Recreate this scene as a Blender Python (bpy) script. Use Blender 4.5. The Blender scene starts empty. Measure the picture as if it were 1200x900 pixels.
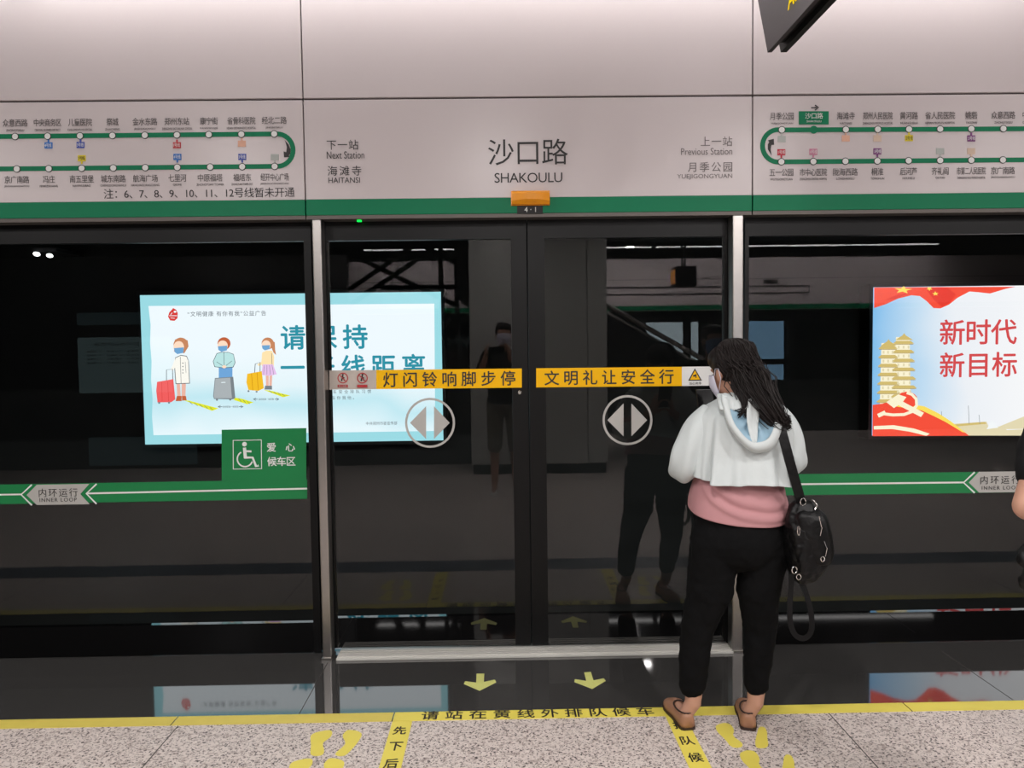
import bpy, bmesh, math, random
import numpy as np
from mathutils import Vector, Matrix
random.seed(7)
SC = bpy.context.scene
COL = SC.collection

# ------------------------------------------------------------------ camera, world, exposure
F, YAW, PIT, ROL = 880.0, math.radians(0.75), math.radians(2.65), -0.0127
CAM = np.array([0.0, 0.0, 1.5])
def _rx(a):
    c, s = math.cos(a), math.sin(a); return np.array([[1, 0, 0], [0, c, -s], [0, s, c]])
def _rz(a):
    c, s = math.cos(a), math.sin(a); return np.array([[c, -s, 0], [s, c, 0], [0, 0, 1]])
RM = _rz(-YAW) @ _rx(math.pi / 2 - PIT) @ _rz(ROL)
cd = bpy.data.cameras.new('camera'); cam = bpy.data.objects.new('camera', cd); COL.objects.link(cam)
cd.sensor_fit = 'HORIZONTAL'; cd.sensor_width = 36; cd.lens = 36 * F / 1200; cd.clip_start = 0.005; cd.clip_end = 100
m4 = Matrix([list(RM[i]) + [CAM[i]] for i in range(3)] + [[0, 0, 0, 1]])
cam.matrix_world = m4; SC.camera = cam
SC.view_settings.view_transform = 'Standard'; SC.view_settings.look = 'None'
SC.view_settings.exposure = 0.0; SC.view_settings.gamma = 1.0; SC.view_settings.use_curve_mapping = False
w = bpy.data.worlds.new('world'); SC.world = w; w.use_nodes = True
w.node_tree.nodes['Background'].inputs[0].default_value = (0.9, 0.95, 1, 1)
w.node_tree.nodes['Background'].inputs[1].default_value = 0.0
SC.cycles.use_denoising = True
SC.cycles.max_bounces = 10; SC.cycles.transparent_max_bounces = 24
SC.cycles.sample_clamp_indirect = 6
STRIP_W = 0.75       # watts per metre of the wash strips
DOWN_W = 37.5        # watts per downlight
LCOL = (1.0, 0.95, 0.93)

def P(x, y, Y=None, Z=None):
    """photo pixel -> point on a world plane (the PSD face, the floor, ...)"""
    d = RM @ np.array([(x - 600) / F, -(y - 450) / F, -1])
    t = Y / d[1] if Y is not None else (Z - 1.5) / d[2]
    return CAM + t * d

YF, YG, YAD, YO, YAO = 3.60, 3.69, 7.10, -5.8, -9.2     # fascia, glass face, far lightboxes, opposite doors, opposite lightboxes
XL, XR = -7.0, 10.0

# ------------------------------------------------------------------ materials
def lin(c):
    c = c / 255.0
    return c / 12.92 if c <= 0.04045 else ((c + 0.055) / 1.055) ** 2.4
def rgb(r, g, b): return (lin(r), lin(g), lin(b), 1)
def mat(name, col, rough=0.5, metal=0.0, spec=0.5, noise=0.0, nscale=20, bump=0.0, bscale=60, coat=0.0, sheen=0.0):
    m = bpy.data.materials.new(name); m.use_nodes = True; nt = m.node_tree; b = nt.nodes['Principled BSDF']
    b.inputs['Base Color'].default_value = col; b.inputs['Roughness'].default_value = rough
    b.inputs['Metallic'].default_value = metal; b.inputs['Specular IOR Level'].default_value = spec
    b.inputs['Coat Weight'].default_value = coat; b.inputs['Sheen Weight'].default_value = sheen
    tc = nt.nodes.new('ShaderNodeTexCoord')
    if noise:
        n = nt.nodes.new('ShaderNodeTexNoise'); n.inputs['Scale'].default_value = nscale; n.inputs['Detail'].default_value = 5
        nt.links.new(tc.outputs['Object'], n.inputs['Vector'])
        mx = nt.nodes.new('ShaderNodeMix'); mx.data_type = 'RGBA'
        mx.inputs[6].default_value = [c * (1 - noise) for c in col[:3]] + [1]
        mx.inputs[7].default_value = [min(1, c * (1 + noise)) for c in col[:3]] + [1]
        nt.links.new(n.outputs['Fac'], mx.inputs[0]); nt.links.new(mx.outputs[2], b.inputs['Base Color'])
    if bump:
        n = nt.nodes.new('ShaderNodeTexNoise'); n.inputs['Scale'].default_value = bscale; n.inputs['Detail'].default_value = 4
        nt.links.new(tc.outputs['Object'], n.inputs['Vector'])
        bp = nt.nodes.new('ShaderNodeBump'); bp.inputs['Strength'].default_value = bump; bp.inputs['Distance'].default_value = 0.01
        nt.links.new(n.outputs['Fac'], bp.inputs['Height']); nt.links.new(bp.outputs['Normal'], b.inputs['Normal'])
    return m
def emit(name, col, s=1.0):
    m = bpy.data.materials.new(name); m.use_nodes = True; nt = m.node_tree
    nt.nodes.remove(nt.nodes['Principled BSDF']); e = nt.nodes.new('ShaderNodeEmission')
    e.inputs[0].default_value = col; e.inputs[1].default_value = s
    nt.links.new(e.outputs[0], nt.nodes['Material Output'].inputs[0]); return m
def emit_ramp(name, axis, stops, s=1.0, nz=0.0, nscale=1.2):
    """backlit print whose ink runs through a colour ramp along one axis, with soft cloud shapes"""
    m = emit(name, (1, 1, 1, 1), s); nt = m.node_tree; e = [n for n in nt.nodes if n.type == 'EMISSION'][0]
    tc = nt.nodes.new('ShaderNodeTexCoord'); sp = nt.nodes.new('ShaderNodeSeparateXYZ'); nt.links.new(tc.outputs['Object'], sp.inputs[0])
    r = nt.nodes.new('ShaderNodeValToRGB'); mr = nt.nodes.new('ShaderNodeMapRange')
    mr.inputs[1].default_value = axis[1]; mr.inputs[2].default_value = axis[2]
    src = sp.outputs[axis[0]]
    if nz:
        n = nt.nodes.new('ShaderNodeTexNoise'); n.inputs['Scale'].default_value = nscale; nt.links.new(tc.outputs['Object'], n.inputs['Vector'])
        ad = nt.nodes.new('ShaderNodeMath'); ad.operation = 'MULTIPLY_ADD'; nt.links.new(n.outputs['Fac'], ad.inputs[0]); ad.inputs[1].default_value = nz
        nt.links.new(src, ad.inputs[2]); src = ad.outputs[0]
    nt.links.new(src, mr.inputs[0]); nt.links.new(mr.outputs[0], r.inputs[0])
    cr = r.color_ramp
    while len(cr.elements) < len(stops): cr.elements.new(0.5)
    for el, (p, c) in zip(cr.elements, stops): el.position = p; el.color = c
    nt.links.new(r.outputs[0], e.inputs[0]); return m
def glass(name, tint, f0):
    m = bpy.data.materials.new(name); m.use_nodes = True; nt = m.node_tree
    nt.nodes.remove(nt.nodes['Principled BSDF'])
    N = nt.nodes.new
    g = N('ShaderNodeNewGeometry'); dot = N('ShaderNodeVectorMath'); dot.operation = 'DOT_PRODUCT'
    nt.links.new(g.outputs['Normal'], dot.inputs[0]); nt.links.new(g.outputs['Incoming'], dot.inputs[1])
    ab = N('ShaderNodeMath'); ab.operation = 'ABSOLUTE'; nt.links.new(dot.outputs['Value'], ab.inputs[0])
    om = N('ShaderNodeMath'); om.operation = 'SUBTRACT'; om.inputs[0].default_value = 1; nt.links.new(ab.outputs[0], om.inputs[1])
    pw = N('ShaderNodeMath'); pw.operation = 'POWER'; nt.links.new(om.outputs[0], pw.inputs[0]); pw.inputs[1].default_value = 5
    ma = N('ShaderNodeMath'); ma.operation = 'MULTIPLY_ADD'; nt.links.new(pw.outputs[0], ma.inputs[0]); ma.inputs[1].default_value = 1 - f0; ma.inputs[2].default_value = f0
    nb = N('ShaderNodeMath'); nb.operation = 'SUBTRACT'; nb.inputs[0].default_value = 1; nt.links.new(g.outputs['Backfacing'], nb.inputs[1])
    ml = N('ShaderNodeMath'); ml.operation = 'MULTIPLY'; nt.links.new(ma.outputs[0], ml.inputs[0]); nt.links.new(nb.outputs[0], ml.inputs[1])
    t = N('ShaderNodeBsdfTransparent'); t.inputs[0].default_value = tint
    gl = N('ShaderNodeBsdfGlossy'); gl.inputs['Roughness'].default_value = 0.0; gl.inputs[0].default_value = (1, 1, 1, 1)
    mx = N('ShaderNodeMixShader'); nt.links.new(ml.outputs[0], mx.inputs[0]); nt.links.new(t.outputs[0], mx.inputs[1]); nt.links.new(gl.outputs[0], mx.inputs[2])
    nt.links.new(mx.outputs[0], nt.nodes['Material Output'].inputs[0]); return m
def terrazzo(name):
    m = mat(name, (0.5, 0.5, 0.5, 1), 0.32, spec=0.35); nt = m.node_tree; b = nt.nodes['Principled BSDF']
    tc = nt.nodes['Texture Coordinate']; prev = None
    base = rgb(214, 202, 196)
    def speck(scale, lo, hi, col, prev, seed):
        mp = nt.nodes.new('ShaderNodeMapping'); mp.inputs['Location'].default_value = (seed, seed * 2, 0); nt.links.new(tc.outputs['Object'], mp.inputs[0])
        n = nt.nodes.new('ShaderNodeTexNoise'); n.inputs['Scale'].default_value = scale; n.inputs['Detail'].default_value = 2.5; n.inputs['Distortion'].default_value = 0.6
        nt.links.new(mp.outputs[0], n.inputs['Vector'])
        r = nt.nodes.new('ShaderNodeMapRange'); r.inputs[1].default_value = lo; r.inputs[2].default_value = hi; nt.links.new(n.outputs['Fac'], r.inputs[0])
        mx = nt.nodes.new('ShaderNodeMix'); mx.data_type = 'RGBA'; nt.links.new(r.outputs[0], mx.inputs[0])
        if prev is None: mx.inputs[6].default_value = base
        else: nt.links.new(prev, mx.inputs[6])
        mx.inputs[7].default_value = col; return mx.outputs[2]
    o = speck(60, 0.50, 0.66, rgb(168, 154, 148), None, 3)
    o = speck(115, 0.565, 0.61, rgb(70, 62, 62), o, 9)
    o = speck(90, 0.62, 0.68, rgb(226, 216, 208), o, 21)
    nt.links.new(o, b.inputs['Base Color']); return m

M = {}
M['terrazzo'] = terrazzo('speckled_terrazzo')
M['granite'] = mat('dark_polished_granite', rgb(62, 61, 60), 0.04, spec=0.6, noise=0.28, nscale=160)
M['granite'].node_tree.nodes['Principled BSDF'].inputs['IOR'].default_value = 2.0
M['band'] = mat('slate_floor_band', rgb(74, 80, 92), 0.35, noise=0.2, nscale=120)
M['joint'] = mat('floor_joint_grout', rgb(60, 56, 54), 0.8)
M['fascia'] = mat('white_enamel_steel', rgb(203, 193, 194), 0.3, spec=0.4, noise=0.015, nscale=2)
M['trimdark'] = mat('dark_gasket', rgb(62, 50, 48), 0.5)
M['green'] = mat('green_band_paint', rgb(7, 118, 80), 0.45, spec=0.2)
M['greensign'] = mat('green_sign_vinyl', rgb(14, 122, 66), 0.35)
M['steel'] = mat('brushed_stainless', rgb(176, 172, 168), 0.32, metal=1.0, noise=0.06, nscale=40)
M['dullsteel'] = mat('dull_steel_trim', rgb(104, 98, 94), 0.5, metal=0.6)
M['alu'] = mat('sill_aluminium', rgb(206, 204, 198), 0.4, metal=0.25)
M['frame'] = mat('black_door_frame', rgb(7, 7, 8), 0.4, spec=0.25)
M['kick'] = mat('black_gloss_kick', rgb(4, 4, 5), 0.02, spec=1.0)
M['glass'] = glass('platform_door_glass', (0.95, 0.97, 0.965, 1), 0.042)
M['glass2'] = glass('far_door_glass', (0.86, 0.9, 0.9, 1), 0.09)
M['ink'] = mat('black_ink', rgb(40, 36, 36), 0.5)
M['inkmid'] = mat('soft_black_ink', rgb(74, 67, 67), 0.5)
M['inkgrey'] = mat('grey_ink', rgb(112, 104, 104), 0.5)
M['black'] = mat('matt_black', rgb(10, 10, 11), 0.55)
M['white'] = mat('white_vinyl', rgb(225, 226, 224), 0.5)
M['greyvinyl'] = mat('frosted_grey_vinyl', rgb(176, 174, 170), 0.55)
M['greystrip'] = mat('grey_sticker', rgb(186, 176, 168), 0.5)
M['yellow'] = mat('yellow_vinyl_strip', rgb(242, 184, 2), 0.55, spec=0.2)
M['ytape'] = mat('yellow_floor_tape', rgb(228, 212, 92), 0.4, noise=0.05, nscale=14)
M['ytape2'] = mat('worn_yellow_floor_tape', rgb(214, 196, 92), 0.42, noise=0.08, nscale=14)
M['arrow'] = mat('pale_yellow_arrow', rgb(212, 214, 128), 0.45, noise=0.06, nscale=60)
M['orange'] = mat('orange_lamp_plastic', rgb(246, 158, 18), 0.3)
M['red'] = mat('red_print', rgb(178, 44, 48), 0.5)
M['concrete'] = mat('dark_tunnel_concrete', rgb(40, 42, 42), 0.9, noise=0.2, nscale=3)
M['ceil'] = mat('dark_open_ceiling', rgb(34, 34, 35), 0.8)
M['panel'] = mat('grey_enamel_wall_panel', rgb(176, 176, 172), 0.4)
M['darkmetal'] = mat('dark_grey_metal', rgb(44, 44, 46), 0.4, metal=0.3)
M['skin'] = mat('skin', rgb(188, 142, 120), 0.5, noise=0.05, nscale=30)
M['hair'] = mat('dark_hair', rgb(27, 20, 19), 0.5, spec=0.28, noise=0.2, nscale=90)
M['jacket'] = mat('pale_sun_jacket_cloth', rgb(196, 203, 203), 0.65, noise=0.02, nscale=9, bump=0.35, bscale=16)
M['lining'] = mat('pale_blue_hood_lining', rgb(150, 182, 200), 0.6, bump=0.2, bscale=30)
M['pink'] = mat('dusty_pink_jersey', rgb(180, 130, 133), 0.75, bump=0.06, bscale=25)
M['trousers'] = mat('black_trouser_cloth', rgb(9, 9, 10), 0.9, spec=0.15)
M['shoe'] = mat('tan_leather', rgb(158, 114, 88), 0.5, noise=0.08, nscale=30)
M['sole'] = mat('dark_brown_sole', rgb(52, 34, 28), 0.6)
M['leather'] = mat('black_bag_leather', rgb(7, 7, 8), 0.45, spec=0.3, bump=0.25, bscale=45)
M['chrome'] = mat('bright_metal', rgb(220, 218, 214), 0.15, metal=1.0)
M['mask'] = mat('pale_lilac_mask', rgb(222, 220, 236), 0.7)
M['maskblue'] = mat('blue_mask', rgb(120, 150, 190), 0.7)
M['khaki'] = mat('grey_khaki_cloth', rgb(112, 106, 96), 0.85)
M['tee'] = mat('black_cotton', rgb(17, 17, 18), 0.85, spec=0.2)
M['phone'] = mat('phone_black', rgb(12, 12, 13), 0.2)
M['screen'] = mat('dark_screen', rgb(52, 47, 50), 0.4)
M['notice'] = emit('dim_notice', rgb(150, 178, 180), 1.0); M['noticedim'] = emit('dim_panel', rgb(84, 104, 108), 1.0)
M['ytext'] = emit('lit_yellow_text', rgb(250, 214, 30), 1.0)
M['led'] = emit('green_led', rgb(20, 255, 80), 1.6)
M['lamp'] = emit('lamp_diffuser', (1, 0.97, 0.94, 1), 5.0)
M['tube'] = emit('strip_diffuser', (1, 0.97, 0.95, 1), 10.0)
M['spotlamp'] = emit('tunnel_lamp_light', (1, 1, 1, 1), 4.0)
def ink(name, r, g, b, s=1.22): M['i_' + name] = emit('backlit_' + name, rgb(r, g, b), s)

# ------------------------------------------------------------------ object helpers
def wloc(o):
    v = Vector((0, 0, 0))
    while o: v += o.location; o = o.parent
    return v
def thing(name, label, cat, loc=(0, 0, 0), group=None):
    o = bpy.data.objects.new(name, None); COL.objects.link(o); o.location = loc; o.empty_display_size = 0.1
    return tag(o, label, cat, group)
def tag(o, label, cat, group=None):
    o['label'] = label; o['category'] = cat
    if group: o['group'] = group
    return o
def struct(o): o['kind'] = 'structure'; return o
def obj(name, verts, faces, mats, parent=None, mi=None, smooth=False, origin=None, label=None):
    me = bpy.data.meshes.new(name)
    base = wloc(parent) if parent else Vector(origin if origin is not None else (0, 0, 0))
    me.from_pydata([tuple(Vector(v) - base) for v in verts], [], [tuple(f) for f in faces])
    if not isinstance(mats, (list, tuple)): mats = [mats]
    for m in mats: me.materials.append(m)
    if mi is not None: me.polygons.foreach_set('material_index', mi)
    if smooth: me.polygons.foreach_set('use_smooth', [True] * len(me.polygons))
    me.update()
    o = bpy.data.objects.new(name, me); COL.objects.link(o)
    if parent: o.parent = parent
    else: o.location = base
    if label: o['label'] = label
    return o
def evalmesh(o, mods):
    """bake modifiers of a mesh object"""
    for typ, kw in mods:
        md = o.modifiers.new(typ, typ)
        for k, v in kw.items(): setattr(md, k, v)
    dg = bpy.context.evaluated_depsgraph_get(); dg.update()
    me = bpy.data.meshes.new_from_object(o.evaluated_get(dg), depsgraph=dg)
    o.modifiers.clear(); old = o.data; me.name = o.name; o.data = me; bpy.data.meshes.remove(old)
    return o
class MB:
    def __init__(s): s.v = []; s.f = []; s.mi = []
    def add(s, vs, fs, mi=0):
        n = len(s.v); s.v += [tuple(v) for v in vs]; s.f += [[i + n for i in f] for f in fs]; s.mi += [mi] * len(fs); return s
    def box(s, x0, x1, y0, y1, z0, z1, mi=0, bev=0.0):
        bm = bmesh.new(); bmesh.ops.create_cube(bm, size=1)
        for v in bm.verts: v.co = Vector(((x0 + x1) / 2 + v.co.x * (x1 - x0), (y0 + y1) / 2 + v.co.y * (y1 - y0), (z0 + z1) / 2 + v.co.z * (z1 - z0)))
        if bev: bmesh.ops.bevel(bm, geom=list(bm.edges), offset=bev, segments=2, affect='EDGES', profile=0.5)
        bm.verts.index_update(); s.add([v.co[:] for v in bm.verts], [[v.index for v in f.verts] for f in bm.faces], mi); bm.free(); return s
    def loft(s, rings, mi=0, cap=(True, True), closed=True):
        n = len(rings[0]); vs = [p for r in rings for p in r]; fs = []
        for i in range(len(rings) - 1):
            for j in range(n if closed else n - 1):
                k = (j + 1) % n; fs.append([i * n + j, i * n + k, (i + 1) * n + k, (i + 1) * n + j])
        if cap[0] and closed: fs.append(list(range(n))[::-1])
        if cap[1] and closed: fs.append([(len(rings) - 1) * n + j for j in range(n)])
        return s.add(vs, fs, mi)
    def tube(s, pts, rad, seg=10, mi=0, flat=1.0):
        pts = [Vector(p) for p in pts]; rad = rad if isinstance(rad, (list, tuple)) else [rad] * len(pts); rings = []
        up = Vector((0, 0, 1)); prev = None
        for i, p in enumerate(pts):
            d = (pts[min(i + 1, len(pts) - 1)] - pts[max(i - 1, 0)]).normalized()
            if prev is None:
                u = d.cross(up); u = u if u.length > 1e-3 else d.cross(Vector((1, 0, 0)))
            else: u = prev - d * prev.dot(d)
            u.normalize(); prev = u; v = d.cross(u)
            rings.append([p + (u * math.cos(a) + v * math.sin(a) * flat) * rad[i] for a in [2 * math.pi * k / seg for k in range(seg)]])
        return s.loft(rings, mi)
    def cyl(s, c, r, z0, z1, seg=24, mi=0, r2=None):
        r2 = r if r2 is None else r2
        return s.loft([[(c[0] + q * math.cos(a), c[1] + q * math.sin(a), z) for a in [2 * math.pi * k / seg for k in range(seg)]] for z, q in ((z0, r), (z1, r2))], mi)
    def ball(s, c, r, rot=None, seg=20, mi=0):
        c = Vector(c); rings = []
        for i in range(1, seg // 2):
            ph = math.pi * i / (seg // 2); ring = []
            for j in range(seg):
                a = 2 * math.pi * j / seg
                q = Vector((r[0] * math.sin(ph) * math.cos(a), r[1] * math.sin(ph) * math.sin(a), -r[2] * math.cos(ph)))
                if rot: q = rot @ q
                ring.append(c + q)
            rings.append(ring)
        return s.loft(rings, mi)
    def cap(s, p0, p1, r0, r1, seg=14, mi=0, flat=1.0):
        p0, p1 = Vector(p0), Vector(p1); d = (p1 - p0); L = max(d.length, 1e-5); d = d / L
        k = []
        for a in (-75, -45, -15): k.append((p0 + d * math.sin(math.radians(a)) * r0, r0 * math.cos(math.radians(a))))
        for a in (15, 45, 75): k.append((p1 + d * math.sin(math.radians(a)) * r1, r1 * math.cos(math.radians(a))))
        return s.tube([q[0] for q in k], [q[1] for q in k], seg, mi, flat)
    def build(s, name, mats, parent=None, **kw): return obj(name, s.v, s.f, mats, parent, s.mi, **kw)
    def organic(s, name, m, parent, voxel=0.006, smooth=6, disp=None, label=None):
        o = obj(name, s.v, s.f, m, parent, label=label)
        mods = [('REMESH', dict(mode='VOXEL', voxel_size=voxel, use_smooth_shade=True)), ('SMOOTH', dict(iterations=smooth, factor=0.5))]
        if disp:
            t = bpy.data.textures.new(name + '_folds', 'CLOUDS'); t.noise_scale = disp[1]; t.noise_depth = 2
            mods.append(('DISPLACE', dict(texture=t, strength=disp[0], mid_level=0.5, texture_coords='LOCAL')))
        evalmesh(o, mods)
        o.data.polygons.foreach_set('use_smooth', [True] * len(o.data.polygons)); return o
def box(name, x0, x1, y0, y1, z0, z1, m, parent=None, bev=0.0, label=None, origin=None):
    if parent is None and origin is None: origin = ((x0 + x1) / 2, (y0 + y1) / 2, z0)
    return MB().box(x0, x1, y0, y1, z0, z1, 0, bev).build(name, m, parent, label=label, origin=origin)

# flat prints: polygons drawn in photo pixels, unprojected onto the real plane they are printed on
class Flat:
    def __init__(s, Y=None, Z=None, dt=0.0004, off=0.0006):
        s.Y, s.Z, s.dt, s.k, s.off = Y, Z, dt, 0, off; s.v = []; s.f = []; s.mi = []; s.mats = []
    def w(s, p): return P(p[0], p[1], Y=s.Y) if s.Y is not None else P(p[0], p[1], Z=s.Z)
    def world(s, pts, m):
        s.k += 1; t = s.off + s.k * s.dt; n = np.array((0, -1, 0)) if s.Y is not None else np.array((0, 0, 1))
        bm = bmesh.new(); vs = [bm.verts.new(Vector(np.array(p) + n * t)) for p in pts]
        f = bm.faces.new(vs); f.normal_update()
        if f.normal.dot(Vector(n)) < 0: f.normal_flip()
        e = bmesh.ops.extrude_face_region(bm, geom=[f])
        ex = [g for g in e['geom'] if isinstance(g, bmesh.types.BMVert)]
        for v in ex: v.co -= Vector(n) * (t - 0.0001 if s.k < 4 else 0.0003)
        bmesh.ops.recalc_face_normals(bm, faces=bm.faces)
        bmesh.ops.triangulate(bm, faces=[f for f in bm.faces if len(f.verts) > 4])
        bm.verts.index_update(); b = len(s.v)
        s.v += [v.co[:] for v in bm.verts]
        if m not in s.mats: s.mats.append(m)
        for f in bm.faces: s.f.append([v.index + b for v in f.verts]); s.mi.append(s.mats.index(m))
        bm.free(); return s
    def poly(s, pts, m): return s.world([s.w(p) for p in pts], M['i_' + m if s.Y == YAD else m])
    def rect(s, x0, y0, x1, y1, m): return s.poly([(x0, y0), (x1, y0), (x1, y1), (x0, y1)], m)
    def ell(s, cx, cy, rx, ry, m, n=24, a0=0, a1=360, rot=0):
        c, q = math.cos(math.radians(rot)), math.sin(math.radians(rot)); pts = []
        full = a1 - a0 >= 360
        for i in range(n if full else n + 1):
            a = math.radians(a0 + (a1 - a0) * i / n); x, y = rx * math.cos(a), ry * math.sin(a)
            pts.append((cx + x * c - y * q, cy + x * q + y * c))
        return s.poly(pts, m)
    def line(s, pts, wd, m, closed=False):
        pts = [np.array(p, float) for p in pts]; n = len(pts); L, R = [], []
        for i in range(n):
            a = pts[(i - 1) % n] if closed or i > 0 else pts[i]; b = pts[(i + 1) % n] if closed or i < n - 1 else pts[i]
            d = b - a; d = d / (np.linalg.norm(d) + 1e-9); q = np.array((-d[1], d[0])) * wd / 2
            L.append(pts[i] + q); R.append(pts[i] - q)
        if not closed: return s.poly(L + R[::-1], m)
        k0 = s.k
        for i in range(n):
            j = (i + 1) % n; s.k = k0; s.poly([L[i], L[j], R[j], R[i]], m)
        return s
    def arc(s, cx, cy, rx, ry, a0, a1, wd, m, n=20):
        return s.line([(cx + rx * math.cos(math.radians(a0 + (a1 - a0) * i / n)), cy + ry * math.sin(math.radians(a0 + (a1 - a0) * i / n))) for i in range(n + 1)], wd, m)
    def ring(s, cx, cy, r, wd, m, n=36): return s.line([(cx + r * math.cos(2 * math.pi * i / n), cy + r * math.sin(2 * math.pi * i / n)) for i in range(n)], wd, m, closed=True)
    def build(s, name, parent=None, label=None, origin=None): return obj(name, s.v, s.f, s.mats, parent, s.mi, label=label, origin=origin)

_fc = bpy.data.curves.new('lettering_source', 'FONT'); _fo = bpy.data.objects.new('lettering_source', _fc); COL.objects.link(_fo)
def glyphs(s, bold=0.0, space=1.0, shear=0.0):
    _fc.body = s; _fc.offset = 0.0; _fc.space_character = space; _fc.extrude = 0.02; _fc.resolution_u = 3; _fc.shear = shear
    bpy.context.view_layer.update(); dg = bpy.context.evaluated_depsgraph_get()
    me = bpy.data.meshes.new_from_object(_fo.evaluated_get(dg), depsgraph=dg)
    n = len(me.vertices); co = np.empty(n * 3); me.vertices.foreach_get('co', co); fs = [list(p.vertices) for p in me.polygons]
    bpy.data.meshes.remove(me); co = co.reshape(-1, 3)
    if bold > 0:   # heavier strokes: overlay shifted outlines
        sh = [(bold, 0), (-bold, 0), (0, bold), (0, -bold)]
        fs = [[i + n * k for i in f] for k in range(4) for f in fs]
        co = np.concatenate([co + np.array((a, b, 0.002 * k)) for k, (a, b) in enumerate(sh)])
    return co, fs
def text(s, x0, y0, x1, y1, m, parent, Y=None, Z=None, name='lettering', bold=0.0, off=0.002, keep=True, flip=False, label=None):
    """lettering whose ink fills the pixel box x0..x1, y0..y1 on a world plane; letter-spacing is solved so glyphs keep their shape"""
    yc, xc = (y0 + y1) / 2, (x0 + x1) / 2
    pl = dict(Y=Y) if Y is not None else dict(Z=Z)
    c = P(xc, yc, **pl); W = np.linalg.norm(P(x1, yc, **pl) - P(x0, yc, **pl)); H = np.linalg.norm(P(xc, y1, **pl) - P(xc, y0, **pl))
    co, fs = glyphs(s, bold); e = co.max(0) - co.min(0)
    if keep and len(s) > 1:
        co2, _ = glyphs(s, bold, 2.0); e2 = co2.max(0) - co2.min(0); sl = e2[0] - e[0]
        sp = 1 + (W / H * e[1] - e[0]) / sl if sl > 0 else 1
        co, fs = glyphs(s, bold, max(0.9, min(sp, 4.0))); e = co.max(0) - co.min(0)
    q = (co - (co.max(0) + co.min(0)) / 2) / np.maximum(e, 1e-6)
    u = np.array((1, 0, 0)); v = np.array((0, 0, 1)) if Y is not None else np.array((0, 1, 0)); n = np.array((0, -1, 0)) if Y is not None else np.array((0, 0, 1))
    if flip: u = -u
    pts = c + np.outer(q[:, 0] * W, u) + np.outer(q[:, 1] * H, v) + np.outer(off + q[:, 2] * 0.0006, n)
    return obj(name, pts, fs, M['i_' + m if Y == YAD else m], parent, label=label)

# ================================================================== STRUCTURE
box('floor', XL, XR, YO + 0.1, 2.982, -0.12, 0, M['terrazzo']); struct(bpy.data.objects['floor'])
struct(box('floor_granite_edge', XL, XR, 2.982, 3.78, -0.12, 0, M['granite']))
struct(box('floor_slate_band', XL, XR, 2.08, 2.34, -0.02, 0.0012, M['band']))
jb = MB()
for x in (-4.84, -3.08, -1.325, 1.315, 3.08, 4.84): jb.box(x - 0.002, x + 0.002, 2.345, 2.98, -0.01, 0.0006)
for x in (-0.86, 2.13, -3.9, 5.0): jb.box(x - 0.0015, x + 0.0015, 3.057, 3.57, -0.01, 0.0006)
struct(jb.build('floor_joint', M['joint'], origin=(0, 2.6, 0)))
struct(box('ceiling', XL, XR, YO - 0.3, 3.95, 3.36, 3.5, M['ceil']))
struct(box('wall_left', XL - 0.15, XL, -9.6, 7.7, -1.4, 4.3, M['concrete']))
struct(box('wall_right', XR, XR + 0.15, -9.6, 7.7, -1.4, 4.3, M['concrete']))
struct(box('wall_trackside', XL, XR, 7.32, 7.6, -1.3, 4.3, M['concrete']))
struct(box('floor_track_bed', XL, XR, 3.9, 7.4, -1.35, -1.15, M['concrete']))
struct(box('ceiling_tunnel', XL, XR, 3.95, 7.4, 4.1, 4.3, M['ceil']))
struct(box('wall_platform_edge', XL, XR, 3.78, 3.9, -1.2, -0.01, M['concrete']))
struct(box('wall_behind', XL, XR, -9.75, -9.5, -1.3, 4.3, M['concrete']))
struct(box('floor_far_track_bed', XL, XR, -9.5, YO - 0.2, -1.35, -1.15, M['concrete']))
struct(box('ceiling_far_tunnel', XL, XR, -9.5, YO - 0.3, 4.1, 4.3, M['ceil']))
# steel column cladding behind the photographer
pm = MB(); pm.box(-0.38, 1.02, -2.35, -1.57, 0.12, 3.36, 0, 0.01); pm.box(1.025, 1.26, -2.35, -1.57, 0.12, 3.36, 0, 0.01)
struct(pm.build('wall_column', M['panel'], origin=(0.4, -1.9, 0)))
struct(box('baseboard_column', -0.36, 1.24, -2.33, -1.585, 0, 0.12, M['black']))
struct(box('wall_stair_enclosure', XL, -2.0, -2.6, -2.45, 0, 2.75, M['darkmetal']))
struct(box('wall_stair_underside', -2.0, -0.4, -2.6, -2.45, 0, 1.55, M['darkmetal']))
# header box and posts behind the fascia
struct(box('trim_header_underside', XL, XR, 3.615, 3.80, 2.128, 2.139, M['dullsteel']))
struct(box('trim_header_core', XL, XR, 3.66, 3.80, 2.139, 3.36, M['black']))

# ================================================================== FASCIA (3 upper panels, 3 header panels)
J1, J2 = P(356.5, 180, Y=YF)[0], P(882, 180, Y=YF)[0]
edges = [(XL, J1 - 0.003), (J1 + 0.003, J2 - 0.003), (J2 + 0.003, XR)]
zt = 2.685; zg = P(600, 231.5, Y=YF)[2]; zb = 2.139
upl = ['white enamel upper wall panel above the left route map', 'white enamel upper wall panel above the central station name', 'white enamel upper wall panel behind the hanging display, above right route map']
for (a, b), l in zip(edges, upl):
    tag(box('upper_panel', a, b, YF, YF + 0.04, zt + 0.006, 3.34, M['fascia'], bev=0.003), l, 'wall panel', 'upper fascia panels')
    struct(box('trim_panel_gap', a, b, YF + 0.012, YF + 0.05, zt - 0.003, zt + 0.009, M['trimdark']))
hl = ['white header panel with green band and loop line route map ending at right', 'white header panel with station name 沙口路 SHAKOULU over the sliding doors', 'white header panel with route map starting at left, highlighted 沙口路 box']
heads = []
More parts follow.
